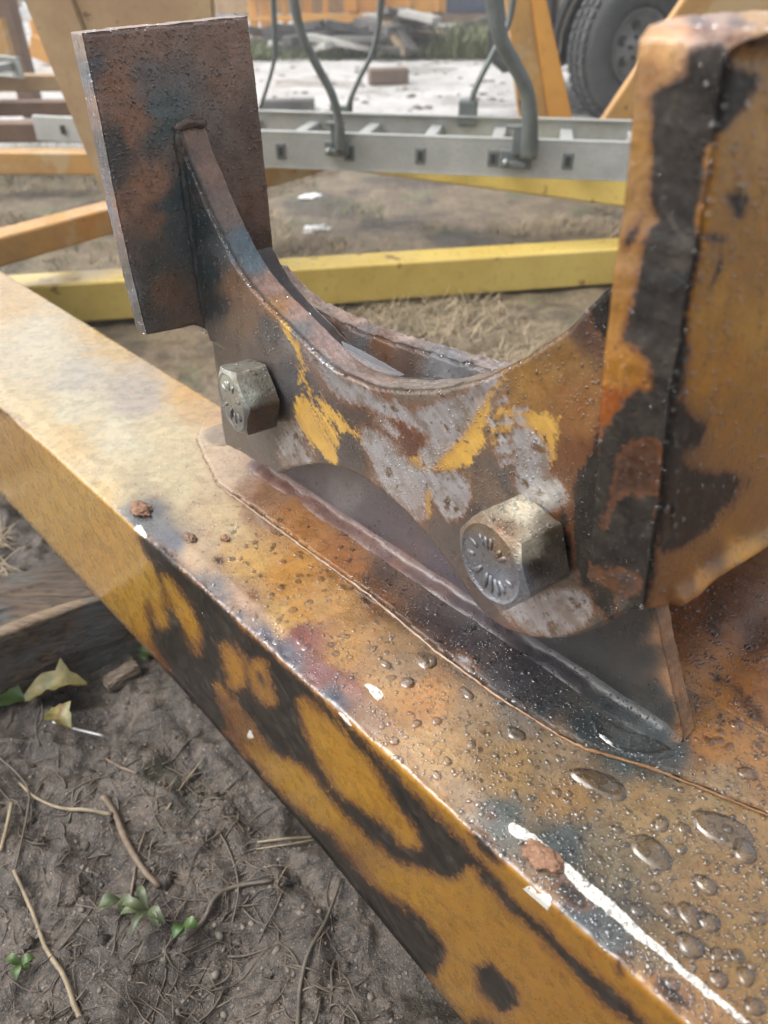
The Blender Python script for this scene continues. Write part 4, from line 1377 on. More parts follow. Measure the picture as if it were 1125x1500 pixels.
def leaf(name, label, cat, base_px, dirpx, ln, wd, mat, lift=.006, fold=.5, curl=.5, parent=None, nseg=9, wave=.15, seed=0):
    b = ghit(*base_px, lift)
    t = ghit(*dirpx, lift)
    d = (t - b); d.z = 0; d.normalize()
    s_ = Vector((-d.y, d.x, 0))
    rs = random.Random(seed)
    V, Fc = [], []
    for i in range(nseg + 1):
        u_ = i / nseg
        c = b + d * ln * u_ + Vector((0, 0, 1)) * (math.sin(u_ * math.pi * .9) * ln * curl * .4)
        hw = wd * (math.sin(math.pi * min(1, u_ * .93 + .05)) ** .8) * (1 + rs.uniform(-wave, wave))
        for k in (-1, -.5, 0, .5, 1):
            V.append(c + s_ * hw * k + Vector((0, 0, 1)) * (abs(k) * hw * fold + rs.uniform(-1, 1) * wd * wave * .35))
    for i in range(nseg):
        for k in range(4):
            a = i * 5 + k
            Fc.append((a, a + 1, a + 6, a + 5))
    # give it thickness
    nV = len(V)
    V2 = V + [v - Vector((0, 0, .0006)) for v in V]
    F2 = Fc + [tuple(nV + i for i in f[::-1]) for f in Fc]
    o = mesh_obj(name, [tuple(v) for v in V2], F2, mat, parent, True, loc=tuple(b) if parent is None else None)
    if parent is None: tag(o, label, cat)
    return o


leaf('fallen_leaf', 'crumpled yellow leaf lying beside the log', 'leaf', (42, 1040), (132, 1026), .062, .017, M['yleaf'], .012, .9, .5, wave=.5, seed=2)
lf = leaf('fallen_leaf', 'pale green leaf with a white stalk below the log', 'leaf', (76, 1050), (120, 1096), .040, .012, M['yleaf'], .009, .6, .5, wave=.3, seed=5)
pts = smooth_line([ghit(82, 1068, .012), ghit(118, 1080, .014), ghit(154, 1086, .010)], 4)
tube('stalk', pts, [.0012] * len(pts), M['white'], lf, 6)
leaf('fallen_leaf', 'dark green leaf at the left edge below the log', 'leaf', (-25, 1046), (34, 1030), .05, .018, M['green'], .012, .6, .5, wave=.3, seed=8)


def sprout(label, cx_, cy_, n, ln, wd, mat, seed, cat='sprout'):
    b = ghit(cx_, cy_)
    e = empty('sprout', tuple(b))
    tag(e, label, cat)
    rs = random.Random(seed)
    for k in range(n):
        an = rs.uniform(0, 6.28)
        leaf('leaf', None, None, (cx_, cy_), (cx_ + 40 * math.cos(an), cy_ + 25 * math.sin(an)), ln * rs.uniform(.7, 1.2), wd * rs.uniform(.7, 1.1), mat, .006 + .004 * rs.random(), .4, 1.1, e, 6, .15, seed + k)


sprout('tiny bright green sprout between the log and the beam', 212, 965, 5, .014, .006, M['green'], 4)
sprout('small green sprout at the end of the dark root', 272, 1362, 3, .012, .005, M['green'], 14)
sprout('pale wilted green sprout on the mud left of the dark root', 220, 1342, 6, .019, .0042, M['wilted'], 24)
sprout('small grass-green sprout near the bottom left corner', 35, 1420, 5, .012, .0035, M['green'], 34)
sprout('mossy sprout in the dark mud below the thick twig', 180, 1325, 4, .018, .005, M['wilted'], 44)

# ================================================================== WATER
def dome_template(nr, ns, k=1.0):
    V = [(0, 0, 1.0)]
    for i in range(1, nr + 1):
        a = i / nr * math.pi / 2
        for j in range(ns):
            t = 2 * math.pi * j / ns
            V.append((math.sin(a) * math.cos(t), math.sin(a) * math.sin(t), math.cos(a)))
    F_ = []
    for j in range(ns): F_.append((0, 1 + j, 1 + (j + 1) % ns, 0))
    for i in range(nr - 1):
        for j in range(ns):
            a, b = 1 + i * ns + j, 1 + i * ns + (j + 1) % ns
            F_.append((a, a + ns, b + ns, b))
    return np.array(V), F_


def droplets(name, label, P_, Nn, R_, parent=None, seed=0, flat=.5, elong=None):
    V0, F0 = dome_template(4, 10)
    tri = []
    for f in F0:
        if f[0] == 0 and f[3] == 0: tri.append((f[0], f[1], f[2]))
        else: tri += [(f[0], f[1], f[2]), (f[0], f[2], f[3])]
    tri = np.array(tri)
    rs = np.random.RandomState(abs(int(seed)))
    n = len(P_)
    P_, Nn, R_ = np.array(P_), np.array(Nn), np.array(R_)
    A1 = np.cross(Nn, np.array([.3, .5, .81])); A1 /= np.linalg.norm(A1, axis=1)[:, None]
    A2 = np.cross(Nn, A1)
    th = rs.uniform(0, 6.28, n)[:, None]
    B1 = A1 * np.cos(th) + A2 * np.sin(th)
    B2 = np.cross(Nn, B1)
    sx = (R_ * rs.uniform(.85, 1.25, n))[:, None, None]
    sy = (R_ * rs.uniform(.75, 1.0, n))[:, None, None]
    sz = (R_ * flat * rs.uniform(.75, 1.1, n))[:, None, None]
    ang = np.arctan2(V0[:, 1], V0[:, 0])
    wob = 1 + .10 * np.sin(ang[None, :] * 2 + rs.uniform(0, 6, n)[:, None]) + .07 * np.sin(ang[None, :] * 3 + rs.uniform(0, 6, n)[:, None])
    V = P_[:, None, :] + B1[:, None, :] * sx * (V0[:, 0][None] * wob)[:, :, None] + B2[:, None, :] * sy * (V0[:, 1][None] * wob)[:, :, None] + Nn[:, None, :] * sz * V0[:, 2][None, :, None]
    k = len(V0)
    F_ = (tri[None] + (np.arange(n) * k)[:, None, None]).reshape(-1, 3)
    o = mesh_obj(name, V.reshape(-1, 3), F_, M['water'], parent, True)
    tag(o, label, kind='stuff')
    return o


from mathutils.bvhtree import BVHTree
bpy.context.view_layer.update()


def bvh_of(objs):
    V, Fc, o = [], [], 0
    for ob in objs:
        mw = np.array(ob.matrix_world)
        me = ob.data
        co = np.zeros(len(me.vertices) * 3, np.float32); me.vertices.foreach_get('co', co)
        co = co.reshape(-1, 3) @ mw[:3, :3].T + mw[:3, 3]
        me.calc_loop_triangles()
        t = np.zeros(len(me.loop_triangles) * 3, np.int32); me.loop_triangles.foreach_get('vertices', t)
        V.append(co); Fc.append(t.reshape(-1, 3) + o); o += len(co)
    return BVHTree.FromPolygons(np.vstack(V).tolist(), np.vstack(Fc).tolist())


steel = [o for o in bpy.data.objects if o.type == 'MESH' and o.parent in (beam, brk)]
BV = bvh_of(steel)


def surf(px, py, dens=None):
    d = Vector(ray(px, py)).normalized()
    h = BV.ray_cast(Vector(EYE), d)
    return h  # loc, normal, index, dist


def rain(n, box, rfun, seed, accept=None):
    rs = random.Random(seed)
    P_, N_, R_ = [], [], []
    taken = []
    for _ in range(n):
        x, y = rs.uniform(box[0], box[2]), rs.uniform(box[1], box[3])
        if accept and not accept(x, y, rs): continue
        h = surf(x, y)
        if h[0] is None: continue
        r_ = rfun(x, y, h[0], h[1], rs)
        if r_ is None: continue
        P_.append(tuple(h[0] - h[1] * .00005)); N_.append(tuple(h[1])); R_.append(r_)
    return P_, N_, R_


def top_r(x, y, p, nn, rs):
    if nn.z < .8: return None
    u_ = rs.random()
    # few drops where the burnt film of water lies, many towards the lower right
    dens = np.interp(x + y * .35, [380, 560, 760, 960, 1500], [.0, .10, .55, 1, 1])
    if rs.random() > dens: return None
    r_ = .00052 + .00050 * rs.random() ** 2
    if u_ > (.80 if x > 680 else .90): r_ = rs.uniform(.0009, .0017)
    if u_ > .985 and x > 700: r_ = rs.uniform(.0015, .0024)
    return r_


P1, N1, R1 = rain(15500, (300, 640, 1135, 1510), top_r, 3)
droplets('raindrops', 'countless small raindrops beading on the top of the beam', P1, N1, R1, None, 3, .55)


def side_r(x, y, p, nn, rs):
    if x > 880 and nn.z < .6 and rs.random() < .10: return rs.uniform(.0008, .0017)
    if x < 470 and y < 520: return .0006 + .0009 * rs.random() ** 1.6
    if nn.z > .8: return .0005 + .0007 * rs.random() ** 2 if rs.random() < .8 else None
    return .00038 + .0008 * rs.random() ** 2.5


P2, N2, R2 = rain(6500, (100, 15, 1135, 950), side_r, 5)
droplets('raindrops', 'fine raindrops on the bracket plates and webs', P2, N2, R2, None, 5, .5)
P4_, N4_, R4_ = rain(2200, (100, 20, 420, 500), lambda x, y, p, nn, rs: .0005 + .0008 * rs.random() ** 1.5, 25)
droplets('raindrops', 'raindrops clinging to the left upright plate', P4_, N4_, R4_, None, 25, .6)
P3_, N3_, R3_ = rain(900, (250, 180, 780, 560), lambda x, y, p, nn, rs: (rs.uniform(.0008, .0017) if nn.z > .35 else None), 15)
droplets('raindrops', 'larger raindrops along the upper rims of the bracket', P3_, N3_, R3_, None, 15, .55)

def film_r(x, y, p, nn, rs):
    if nn.z < .8 or rs.random() < .3: return None
    return rs.uniform(.0014, .0036)


for box_, n_, sd_ in (((330, 740, 600, 960), 150, 71), ((560, 880, 800, 1150), 50, 72), ((1010, 930, 1125, 1120), 50, 73)):
    Pf_, Nf_, Rf_ = rain(n_, box_, film_r, sd_)
    droplets('water_film', 'thin irregular patches of rainwater spread over the beam top', Pf_, Nf_, Rf_, None, sd_, .14)
big = [(1090, 1247, 15), (968, 1207, 12), (1002, 1213, 8), (905, 1215, 7), (998, 1243, 9), (1033, 1296, 14), (1010, 1340, 15), (982, 1334, 9), (936, 1333, 10), (1037, 1350, 15), (915, 1295, 8), (1010, 1385, 17), (1050, 1398, 9),
       (1080, 1400, 9), (1092, 1430, 12), (1052, 1434, 11), (1105, 1474, 12), (565, 973, 9), (622, 968, 8), (596, 1000, 9), (1078, 1062, 9), (1095, 1133, 11), (640, 1056, 8), (815, 1160, 7), (690, 1090, 7), (1066, 1215, 8), (1003, 1035, 7),
       (1112, 1345, 8), (1120, 1290, 7), (960, 1300, 7), (985, 1440, 8), (880, 1260, 6), (755, 1165, 6), (610, 1060, 8), (578, 1085, 8), (560, 1062, 6), (640, 1135, 7), (655, 1115, 7), (545, 870, 6)]
Pb, Nb, Rb = [], [], []
for x, y, r_ in big:
    h = surf(x, y)
    if h[0] is None: continue
    Pb.append(tuple(h[0] - h[1] * .0001)); Nb.append((0, 0, 1) if h[1].z > .6 else tuple(h[1])); Rb.append(r_ / F * h[3] * 1.05)
# the forty largest drops stay one pool of beads of the same rain
droplets('raindrops', 'fat raindrops standing on the near end of the beam', Pb, Nb, Rb, None, 8, .42)


def puddle(label, pxs, zoff, height, res=.0016, rim=.004, name='water_puddle', cat='puddle', O=None, mat=None):
    zz = ZB + zoff
    fr = (np.array([0, 0, zz]), np.array([1.0, 0, 0]), np.array([0, 1.0, 0]), Z)
    poly = trace([tuple(p) for p in smooth_poly(pxs, 4)], fr)
    B = resample(poly, res)
    nb = len(B)
    mn, mx = B.min(0), B.max(0)
    GX_, GY_ = np.meshgrid(np.arange(mn[0], mx[0], res), np.arange(mn[1], mx[1], res))
    GX_, GY_ = GX_.ravel(), GY_.ravel()
    d = sdf(GX_, GY_, B)
    k = d > res * .6
    allp = np.vstack([B, np.c_[GX_[k], GY_[k]]])
    vs, _, fs, _, _, _ = delaunay_2d_cdt([Vector((p[0], p[1])) for p in allp], [(i, (i + 1) % nb) for i in range(nb)], [], 1, 1e-7)
    vs = np.array([(v.x, v.y) for v in vs])
    fa = np.array([tuple(f)[:3] for f in fs])
    cen = vs[fa].mean(1)
    fa = fa[sdf(cen[:, 0], cen[:, 1], B) > -1e-5]
    dd = np.clip(sdf(vs[:, 0], vs[:, 1], B), 0, rim) / rim
    zt = zz + height * np.sqrt(1 - (1 - dd) ** 2) - .0002
    V = np.c_[vs, zt]
    p0, p1, p2 = V[fa[:, 0]], V[fa[:, 1]], V[fa[:, 2]]
    flip = np.cross(p1 - p0, p2 - p0)[:, 2] < 0
    fa[flip] = fa[flip][:, ::-1]
    o = mesh_obj(name, V, fa, mat or M['water'], None, True, loc=tuple(V[0]))
    tag(o, label, cat)
    return o


puddle('long oval water bead near the right edge of the beam top', [(1012, 1190), (1030, 1186), (1060, 1192), (1088, 1206), (1104, 1226), (1102, 1252), (1085, 1250), (1050, 1236), (1022, 1214)], 0, .0018)
puddle('flat oval water bead below the end of the gusset', [(834, 1128), (850, 1124), (880, 1130), (910, 1146), (919, 1166), (905, 1174), (870, 1160), (842, 1142)], 0, .0016)
puddle('curled water bead left of the long oval one', [(926, 1224), (945, 1222), (966, 1232), (984, 1256), (984, 1276), (968, 1278), (942, 1262), (924, 1242)], 0, .0016)
puddle('dark pool of water at the foot of the dark gusset plate', [(866, 1046), (885, 1050), (910, 1066), (945, 1076), (975, 1090), (990, 1104), (965, 1112), (930, 1108), (895, 1092), (872, 1070)], .0036, .0014)
puddle('small grey water bead in the middle of the beam top', [(742, 1066), (756, 1064), (772, 1074), (772, 1086), (756, 1086), (744, 1078)], 0, .0014)
puddle('round dark water bead beside the pad edge', [(608, 958), (622, 954), (638, 960), (640, 976), (624, 982), (610, 972)], 0, .0018)
puddle('shiny bead of water with foam left of centre on the beam', [(586, 994), (600, 990), (610, 998), (606, 1008), (592, 1008)], 0, .0016)
puddle('pale green water bead near the pad edge', [(672, 1004), (684, 1006), (696, 1018), (694, 1026), (680, 1022)], 0, .0014)
puddle('bright square puddle at the foot of the far bolt', [(296, 634), (312, 624), (334, 620), (345, 640), (330, 652), (306, 650)], .0036, .0010)
puddle('thin film of water lying along the pad edge', [(500, 826), (520, 836), (550, 862), (580, 880), (606, 896), (600, 906), (560, 892), (520, 866), (498, 842)], 0, .0010)
puddle('short film of water on the beam left of the pad edge', [(380, 738), (410, 752), (425, 775), (410, 786), (390, 776), (372, 752)], 0, .0008)
# water standing in the trough between the webs; sliver shaped as its glint
hp = surf(543, 527)
if hp[0] is not None:
    puddle('sliver of rainwater shaped as a bright glint in the trough between the bracket webs', [(500, 500), (518, 507), (545, 521), (575, 538), (592, 549), (572, 549), (545, 540), (515, 521)], .1506, .0002, res=.0010, rim=.001, mat=M['mirror'])
hp = surf(640, 553)
if hp[0] is not None:
    puddle('dark rainwater at the bottom of the trough between the webs', [(570, 548), (600, 552), (640, 551), (690, 546), (700, 552), (660, 562), (620, 564), (585, 560)], hp[0].z - ZB + .0006, .0008, res=.0012, rim=.003)

# flakes of rust and grit on the beam edge
def flake(label, px, py, r_, mat, seed, sq=.5, name='rust_flake'):
    h = surf(px, py)
    c = np.array(h[0])
    v = IV * (1 + .45 * fbm(IV * 2.2 + seed, 3, seed)[:, None] + .22 * fbm(IV * 7 + seed, 3, seed + 2)[:, None])
    v = v * np.array([r_ * 1.3, r_ * .8, r_ * sq])
    R3 = np.array(Matrix.Rotation(-.75, 3, 'Z'))
    v = v @ R3.T + c + np.array([0, 0, r_ * sq * .4])
    o = mesh_obj(name, v, IF, mat, None, False, loc=tuple(c))
    tag(o, label, 'flake')


M['rustlump'] = plain('scaly rust', (.30, .165, .095), (.17, .085, .05), (.6, .8), 260, .9, bd=.0015, spots=(.55, .45, .33))
IVs, IFs = IV, IF
IV, IF = ico(4)
flake('scaly rust blister beside the white paint streak', 797, 1258, .0078, M['rustlump'], 3, .38)
flake('brown rust blister on the beam edge by the far bend', 207, 748, .0085, M['rustlump'], 5, .5)
flake('small brown grit lump near the far bend of the beam', 330, 790, .0032, M['rustlump'], 9, .7)
flake('tiny grey grit lump beside the burnt edge strip', 279, 789, .0048, M['brown'], 12, .5)

# ================================================================== STEEL TUBES BEHIND
def tube_bar(label, p0, p1, wd, ht, mat, name='square_tube', cat='steel tube', wall=True, group=None, bev=.006):
    """square tube: solid body, dark end plates standing in for the shaded hollow"""
    p0, p1 = Vector(p0), Vector(p1)
    bm = bmesh.new()
    bm_bar(bm, p0, p1, wd, ht, bev=bev, seg=3)
    o = from_bm(name, bm, mat, None, False, loc=tuple((p0 + p1) / 2))
    tag(o, label, cat, group)
    if wall:
        d = (p1 - p0).normalized()
        bar('tube_opening', p0 - d * .0008, p0 + d * .0005, wd * .84, ht * .84, M['dark'], o, bev=0)
        bar('tube_opening', p1 + d * .0008, p1 - d * .0005, wd * .84, ht * .84, M['dark'], o, bev=0)
    return o


# bright tube lying on the ground right behind the beam
a_, b_ = np.array([-.574, 1.582, 0]), np.array([.572, 1.815, 0])
d_ = (b_ - a_) / np.linalg.norm(b_ - a_)
sd = np.array([-d_[1], d_[0], 0])
a2, b2 = a_ - d_ * .85 + sd * .045, b_ + d_ * .9 + sd * .045
tube_bar('bright yellow square tube lying on the ground right behind the beam', a2 + Z * .046, b2 + Z * .046, .09, .088, M['yellow'])
# raised tube under the ladder
tube_bar('yellow square tube directly under the ladder', (-.17 + .03, 2.42 + .03, .193), (1.35, 1.54, .193), .075, .085, M['yellow'])
# diagonal tube on the left
tube_bar('ochre tube running diagonally behind the left upright plate', (-1.05, 1.115, .176), (-.16, 2.47, .176), .07, .055, M['ochre'])
tube_bar('level yellow tube crossing the left edge behind the leaning leg', (-2.2, 2.42, .178), (-.55, 2.36, .178), .07, .062, M['ochre'])
tube_bar('brown rusty tube above the level yellow one at the left edge', (-2.4, 2.72, .20), (-.60, 2.78, .20), .07, .06, M['brown'])
tube_bar('rusty tube farthest back in the stack at the left edge', (-2.8, 3.05, .22), (-.75, 3.2, .22), .07, .05, M['brown'])
tube_bar('short tan tube on top of the stack at the left edge', (-2.8, 3.45, .27), (-.9, 3.5, .27), .08, .06, M['tan'])
# posts carrying the raised tubes
def block(label, p, h, mat=None, w_=.09):
    o = bar('support_block', (p[0], p[1], -.02), (p[0], p[1], h), w_, w_, mat or M['timber_brown'], None, up=(0, 1, 0), bev=.005, loc=(p[0], p[1], 0))
    return tag(o, label, 'block')


block('wooden block under the right end of the tube below the ladder', (1.20, 1.63, 0), .150)
block('wooden block under the middle of the diagonal tube', (-.50, 1.955, 0), .148)
block('wooden block under the near end of the diagonal tube', (-1.02, 1.16, 0), .148)
for x_ in (-1.9, -.62):
    block('wooden block under the %s end of the level yellow tube' % ('far left' if x_ < -1 else 'right'), (x_, 2.39, 0), .146)
    block('wooden block under the %s end of the brown rusty tube' % ('far left' if x_ < -1 else 'right'), (x_ - .06, 2.75, 0), .168)
    block('wooden block under the %s end of the farthest tube' % ('far left' if x_ < -1 else 'right'), (x_ - .2, 3.12 + .03 * (x_ > -1), 0), .193)
    block('wooden block under the %s end of the tan tube' % ('far left' if x_ < -1 else 'right'), (x_ - .4, 3.48, 0), .238)

# leaning legs
def plank_quad(name, label, cat, pxs, Yb, th, mat, tiltY=0.0, nrm=None):
    """flat steel member: four corners on one plane, real thickness behind"""
    O = np.array([0, Yb, 0.0]); n_ = np.array(nrm or (0, 1.0, 0)); n_ = n_ / np.linalg.norm(n_)
    c = [at_plane(x, y, O, n_) for x, y in pxs]
    bm = bmesh.new()
    f = [bm.verts.new(tuple(p)) for p in c]
    g = [bm.verts.new(tuple(p + n_ * th)) for p in c]
    k = len(c)
    bm.faces.new(f); bm.faces.new(g[::-1])
    for i in range(k): bm.faces.new((f[i], g[i], g[(i + 1) % k], f[(i + 1) % k]))
    bmesh.ops.bevel(bm, geom=list(bm.edges), offset=min(.004, th * .2), segments=2, affect='EDGES')
    o = from_bm(name, bm, mat, None, False, loc=tuple(c[0]))
    tag(o, label, cat)
    return o


leg = plank_quad('leaning_leg', 'big tan leaning leg behind the left upright plate', 'steel leg', [(18, -40), (92, -40), (258, 398), (196, 398)], 1.62, .16, M['tan'])
plank_quad('leg_face', 'x', None, [(92, -40), (310, -40), (330, 398), (258, 398)], 1.626, .02, M['tan'])
o_ = bpy.data.objects['leg_face']
del o_['label']
mw = o_.location - leg.location
o_.parent = leg; o_.location = mw
plank_quad('leaning_leg', 'tan flat leg leaning behind the ladder left of the wheel', 'steel leg', [(738, -40), (772, -40), (812, 232), (768, 232)], 2.52, .06, M['ochre'])
l2 = bpy.data.objects['leaning_leg.001']
q_ = plank_quad('leg_face', 'x', None, [(772, -40), (792, -40), (852, 232), (812, 232)], 2.512, .05, M['orange'])
del q_['label']
mw = q_.location - l2.location
q_.parent = l2; q_.location = mw
plank_quad('leaning_leg', 'wide ochre leg leaning in front of the truck wheel', 'steel leg', [(1030, -40), (1300, -40), (1180, 300), (842, 240)], 2.45, .05, M['ochre'])

# ================================================================== LADDERS
def ladder(label, A_, B_, n_dir, width, hr, rung0, rungs, mat, tw=.022, name='ladder', cap=True, slots=None):
    """A_, B_: ends of the near rail's lower edge; n_dir: towards the far rail"""
    A_, B_, n_dir = Vector(A_), Vector(B_), Vector(n_dir).normalized()
    e = empty(name, tuple(A_))
    tag(e, label, 'ladder')
    for off in (0, width):
        p0, p1 = A_ + n_dir * off + Vector((0, 0, hr / 2)), B_ + n_dir * off + Vector((0, 0, hr / 2))
        bm = bmesh.new()
        bm_bar(bm, p0, p1, tw * .35, hr, bev=.001)
        for zz in (-hr / 2 + .002, hr / 2 - .002):
            bm_bar(bm, p0 + Vector((0, 0, zz)) + n_dir * (tw * .3 if off == 0 else -tw * .3), p1 + Vector((0, 0, zz)) + n_dir * (tw * .3 if off == 0 else -tw * .3), tw, .0045, bev=.001)
        from_bm('rail', bm, mat, e)
    d = (B_ - A_)
    ln = d.length
    d.normalize()
    x = rung0
    while x < ln:
        p0 = A_ + d * x + Vector((0, 0, hr * .55))
        bar('rung', p0 + n_dir * .004, p0 + n_dir * (width - .004), .032, .026, mat, e, bev=.004)
        if slots is not None:
            q = p0 - n_dir * .0045 - Vector((0, 0, .006))
            bar('rung_socket', q - n_dir * .002, q + n_dir * .004, .026, .036, M['galv'], e, bev=.003)
            bar('rung_hole', q - n_dir * .0032, q + n_dir * .003, .013, .022, M['dark'], e, bev=.002)
        x += rungs
    return e


LA = np.array([-1.50, 2.213, .236]); LBv = np.array([.557, 1.838, .236])
ld = (LBv - LA) / np.linalg.norm(LBv - LA)
# left end of the near rail is traced, the right end runs on behind the near upright
e_l = at_plane(57, 204, LA, np.array([ld[1], -ld[0], 0.0]))
e_l[2] = .236
Lend = LBv + ld * .55
nd = np.array([-ld[1], ld[0], 0.0])
sk = at_plane(411, 208, LBv, nd)
r0_ = float(np.dot(sk - e_l, ld)) % .172
e_l = e_l + ld * .40
r0_ = float(np.dot(sk - e_l, ld)) % .172
lad = ladder('long grey aluminium ladder lying across the yellow tubes', e_l, Lend, nd, .335, .082, r0_, .172, M['alu'], slots=True)


def hook(pxs, Y0, Y1, rad, clamp=True, flatk=.75, e=lad):
    """curved grey stabiliser arm rising from the ladder"""
    pts = []
    n = len(pxs)
    for i, (x, y) in enumerate(pxs):
        pts.append(at_Y(x, y, Y0 + (Y1 - Y0) * i / (n - 1)))
    sp = smooth_line(pts, 6)
    tube('stabiliser_arm', sp, [rad] * len(sp), M['galv'], e, 10, .02, flatk, 3)
    return sp


def clampb(c, w_, h_, d2=None):
    c = Vector(c)
    dv, nv = Vector(ld), Vector(nd)
    bm = bmesh.new()
    bm_bar(bm, c - dv * w_ / 2 - Vector((0, 0, h_ * .25)) - nv * .014, c + dv * w_ / 2 - Vector((0, 0, h_ * .25)) - nv * .014, .014, h_ * .5, bev=.003)
    bm_bar(bm, c - nv * .016 - Vector((0, 0, h_ * .1)), c - nv * .016 + Vector((0, 0, h_ * .62)), w_ * .5, .022, up=tuple(dv), bev=.003)
    bm_bar(bm, c - nv * .02 + Vector((0, 0, h_ * .62)) - dv * w_ * .35, c - nv * .02 + Vector((0, 0, h_ * .62)) + dv * w_ * .35, .03, .006, bev=.001)
    bm_bar(bm, c - nv * .024 - Vector((0, 0, h_ * .38)) - dv * w_ * .4, c - nv * .024 - Vector((0, 0, h_ * .38)) + dv * w_ * .35, .012, .016, bev=.004)
    from_bm('clamp', bm, M['galv'], lad)
    tube('clamp_bolt', [tuple(c - nv * .036 - Vector((0, 0, h_ * .3)) - dv * w_ * .3), tuple(c - nv * .018 - Vector((0, 0, h_ * .3)) - dv * w_ * .3)], .006, M['alu'], lad, 6)


def on_rail(px, py, off):
    O = LBv + nd * off
    return at_plane(px, py, O, nd)


c1 = on_rail(495, 205, -.004); c2 = on_rail(757, 218, -.004)
clampb(c1, .058, .062); clampb(c2, .075, .078)
Yc1, Yc2 = c1[1] - .03, c2[1] - .035
hook([(499, 222), (497, 185), (487, 140), (462, 92), (442, 50), (430, 0), (422, -60)], Yc1, Yc1 - .05, .0125)
hook([(774, 232), (776, 190), (772, 135), (752, 92), (733, 55), (722, 0), (716, -60)], Yc2, Yc2 - .05, .021, flatk=.7)
f1 = on_rail(688, 165, .335)
hook([(688, 176), (693, 140), (706, 110), (724, 75), (746, 30), (758, -50)], f1[1], f1[1] - .02, .013, flatk=.6)
hook([(511, 168), (514, 145), (528, 112), (545, 78), (556, 30), (560, -50)], 2.34, 2.30, .011, flatk=.6)
hook([(380, 160), (392, 125), (402, 85), (402, 40), (398, -40)], 2.38, 2.34, .008, flatk=.6)
bm = bmesh.new()
cc = Vector(f1)
bm_bar(bm, cc - Vector(ld) * .03 + Vector((0, 0, .0)), cc + Vector(ld) * .02 + Vector((0, 0, .0)), .03, .06, bev=.004)
from_bm('clamp', bm, M['galv'], lad)
bm = bmesh.new()
cc = Vector(at_Y(494, 166, 2.36))
bm_bar(bm, cc - Vector(ld) * .02, cc + Vector(ld) * .03, .02, .04, bev=.004)
from_bm('clamp', bm, M['galv'], lad)
a_, b_ = at_Y(57, 206, 2.56), at_Y(190, 214, 2.50)
rp_ = bar('aluminium_rail', a_ + Z * .036, b_ + Z * .036, .018, .072, M['alu'], None, bev=.003, loc=tuple(a_))
tag(rp_, 'short grey aluminium rail end poking out left of the big leaning leg', 'rail')
bar('rail_slot', at_Y(92, 190, 2.53) - np.array([0, .006, 0]), at_Y(92, 190, 2.53) + np.array([0, .006, 0]), .012, .024, M['dark'], rp_, bev=.001)
# second ladder at the far left
ladder('grey aluminium ladder end at the far left edge', (-2.75, 4.2, .33), (-1.40, 3.32, .30), (-.05, -1, 0), .50, .07, .2, .27, M['alu'])

# ================================================================== TRUCK
WC = np.array([1.285, 4.50, .33])
EX = np.array([-.945, .32, 0]); EX /= np.linalg.norm(EX)       # towards the front of the vehicle
SN = np.array([EX[1], -EX[0], 0.0])                              # outward from its visible side
if SN[1] > 0: SN = -SN
truck = empty('parked_truck', (WC[0], WC[1], 0))
tag(truck, 'dark bronze pickup truck parked in the background with its front wheel in view', 'truck')


def TW(x, o_, z): return WC + EX * (x * .72 if x > .46 else x) + SN * o_ + np.array([0, 0, z - .33])


def extrude_side(name, prof, o0, o1, mat, parent, bev=.02):
    bm = bmesh.new()
    f = [bm.verts.new(tuple(TW(x, o0, z))) for x, z in prof]
    g = [bm.verts.new(tuple(TW(x, o1, z))) for x, z in prof]
    bm.faces.new(f); bm.faces.new(g[::-1])
    k = len(f)
    for i in range(k): bm.faces.new((f[i], g[i], g[(i + 1) % k], f[(i + 1) % k]))
    if bev:
        es = [e_ for e_ in bm.edges if (e_.verts[0] in f and e_.verts[1] in f) or (e_.verts[0] in g and e_.verts[1] in g)]
        bmesh.ops.bevel(bm, geom=es, offset=bev, segments=3, affect='EDGES')
    o = from_bm(name, bm, mat, parent, False)
    return o


arch = [(.385 * math.cos(t), .34 + .40 * math.sin(t)) for t in np.linspace(math.radians(-18), math.radians(198), 20)]
arch2 = [(x - 3.25, z) for x, z in arch]
prof = [(.95, .30), (.97, .55), (.95, .98), (.86, 1.08), (-.42, 1.16), (-1.05, 1.72), (-2.35, 1.74), (-2.55, 1.12), (-4.3, 1.14), (-4.35, .55), (-4.3, .40)]
prof += arch2[::-1] + [(-2.6, .32), (-.55, .30)] + arch[::-1] + [(.55, .24), (.9, .22)]
extrude_side('truck_body', prof, .10, -1.72, M['car'], truck, .03)
extrude_side('bumper', [(.50, .24), (.56, .62), (.98, .66), (1.04, .50), (1.02, .26), (.9, .20)], .13, -1.75, M['dark'], truck, .03)
extrude_side('side_window', [(-.62, 1.18), (-1.08, 1.62), (-1.62, 1.64), (-1.62, 1.18)], .105, .09, M['glass'], truck, 0)
extrude_side('side_window', [(-1.70, 1.18), (-1.70, 1.64), (-2.28, 1.64), (-2.42, 1.18)], .105, .09, M['glass'], truck, 0)
extrude_side('wheel_arch_liner', [(x * .98, z * .98 + .01) for x, z in arch] + [(.35, .30), (-.35, .30)], -.20, -.24, M['dark'], truck, 0)
extrude_side('headlight', [(.90, .80), (.97, .80), (.96, .95), (.86, .97)], .105, -.10, M['white'], truck, .005)
# raised lip round the wheel arch
lip = [TW(.39 * math.cos(t), .104, .34 + .405 * math.sin(t)) for t in np.linspace(math.radians(-18), math.radians(198), 30)]
tube('arch_lip', lip, [.022] * 30, M['dark'], truck, 6, upv=tuple(SN))


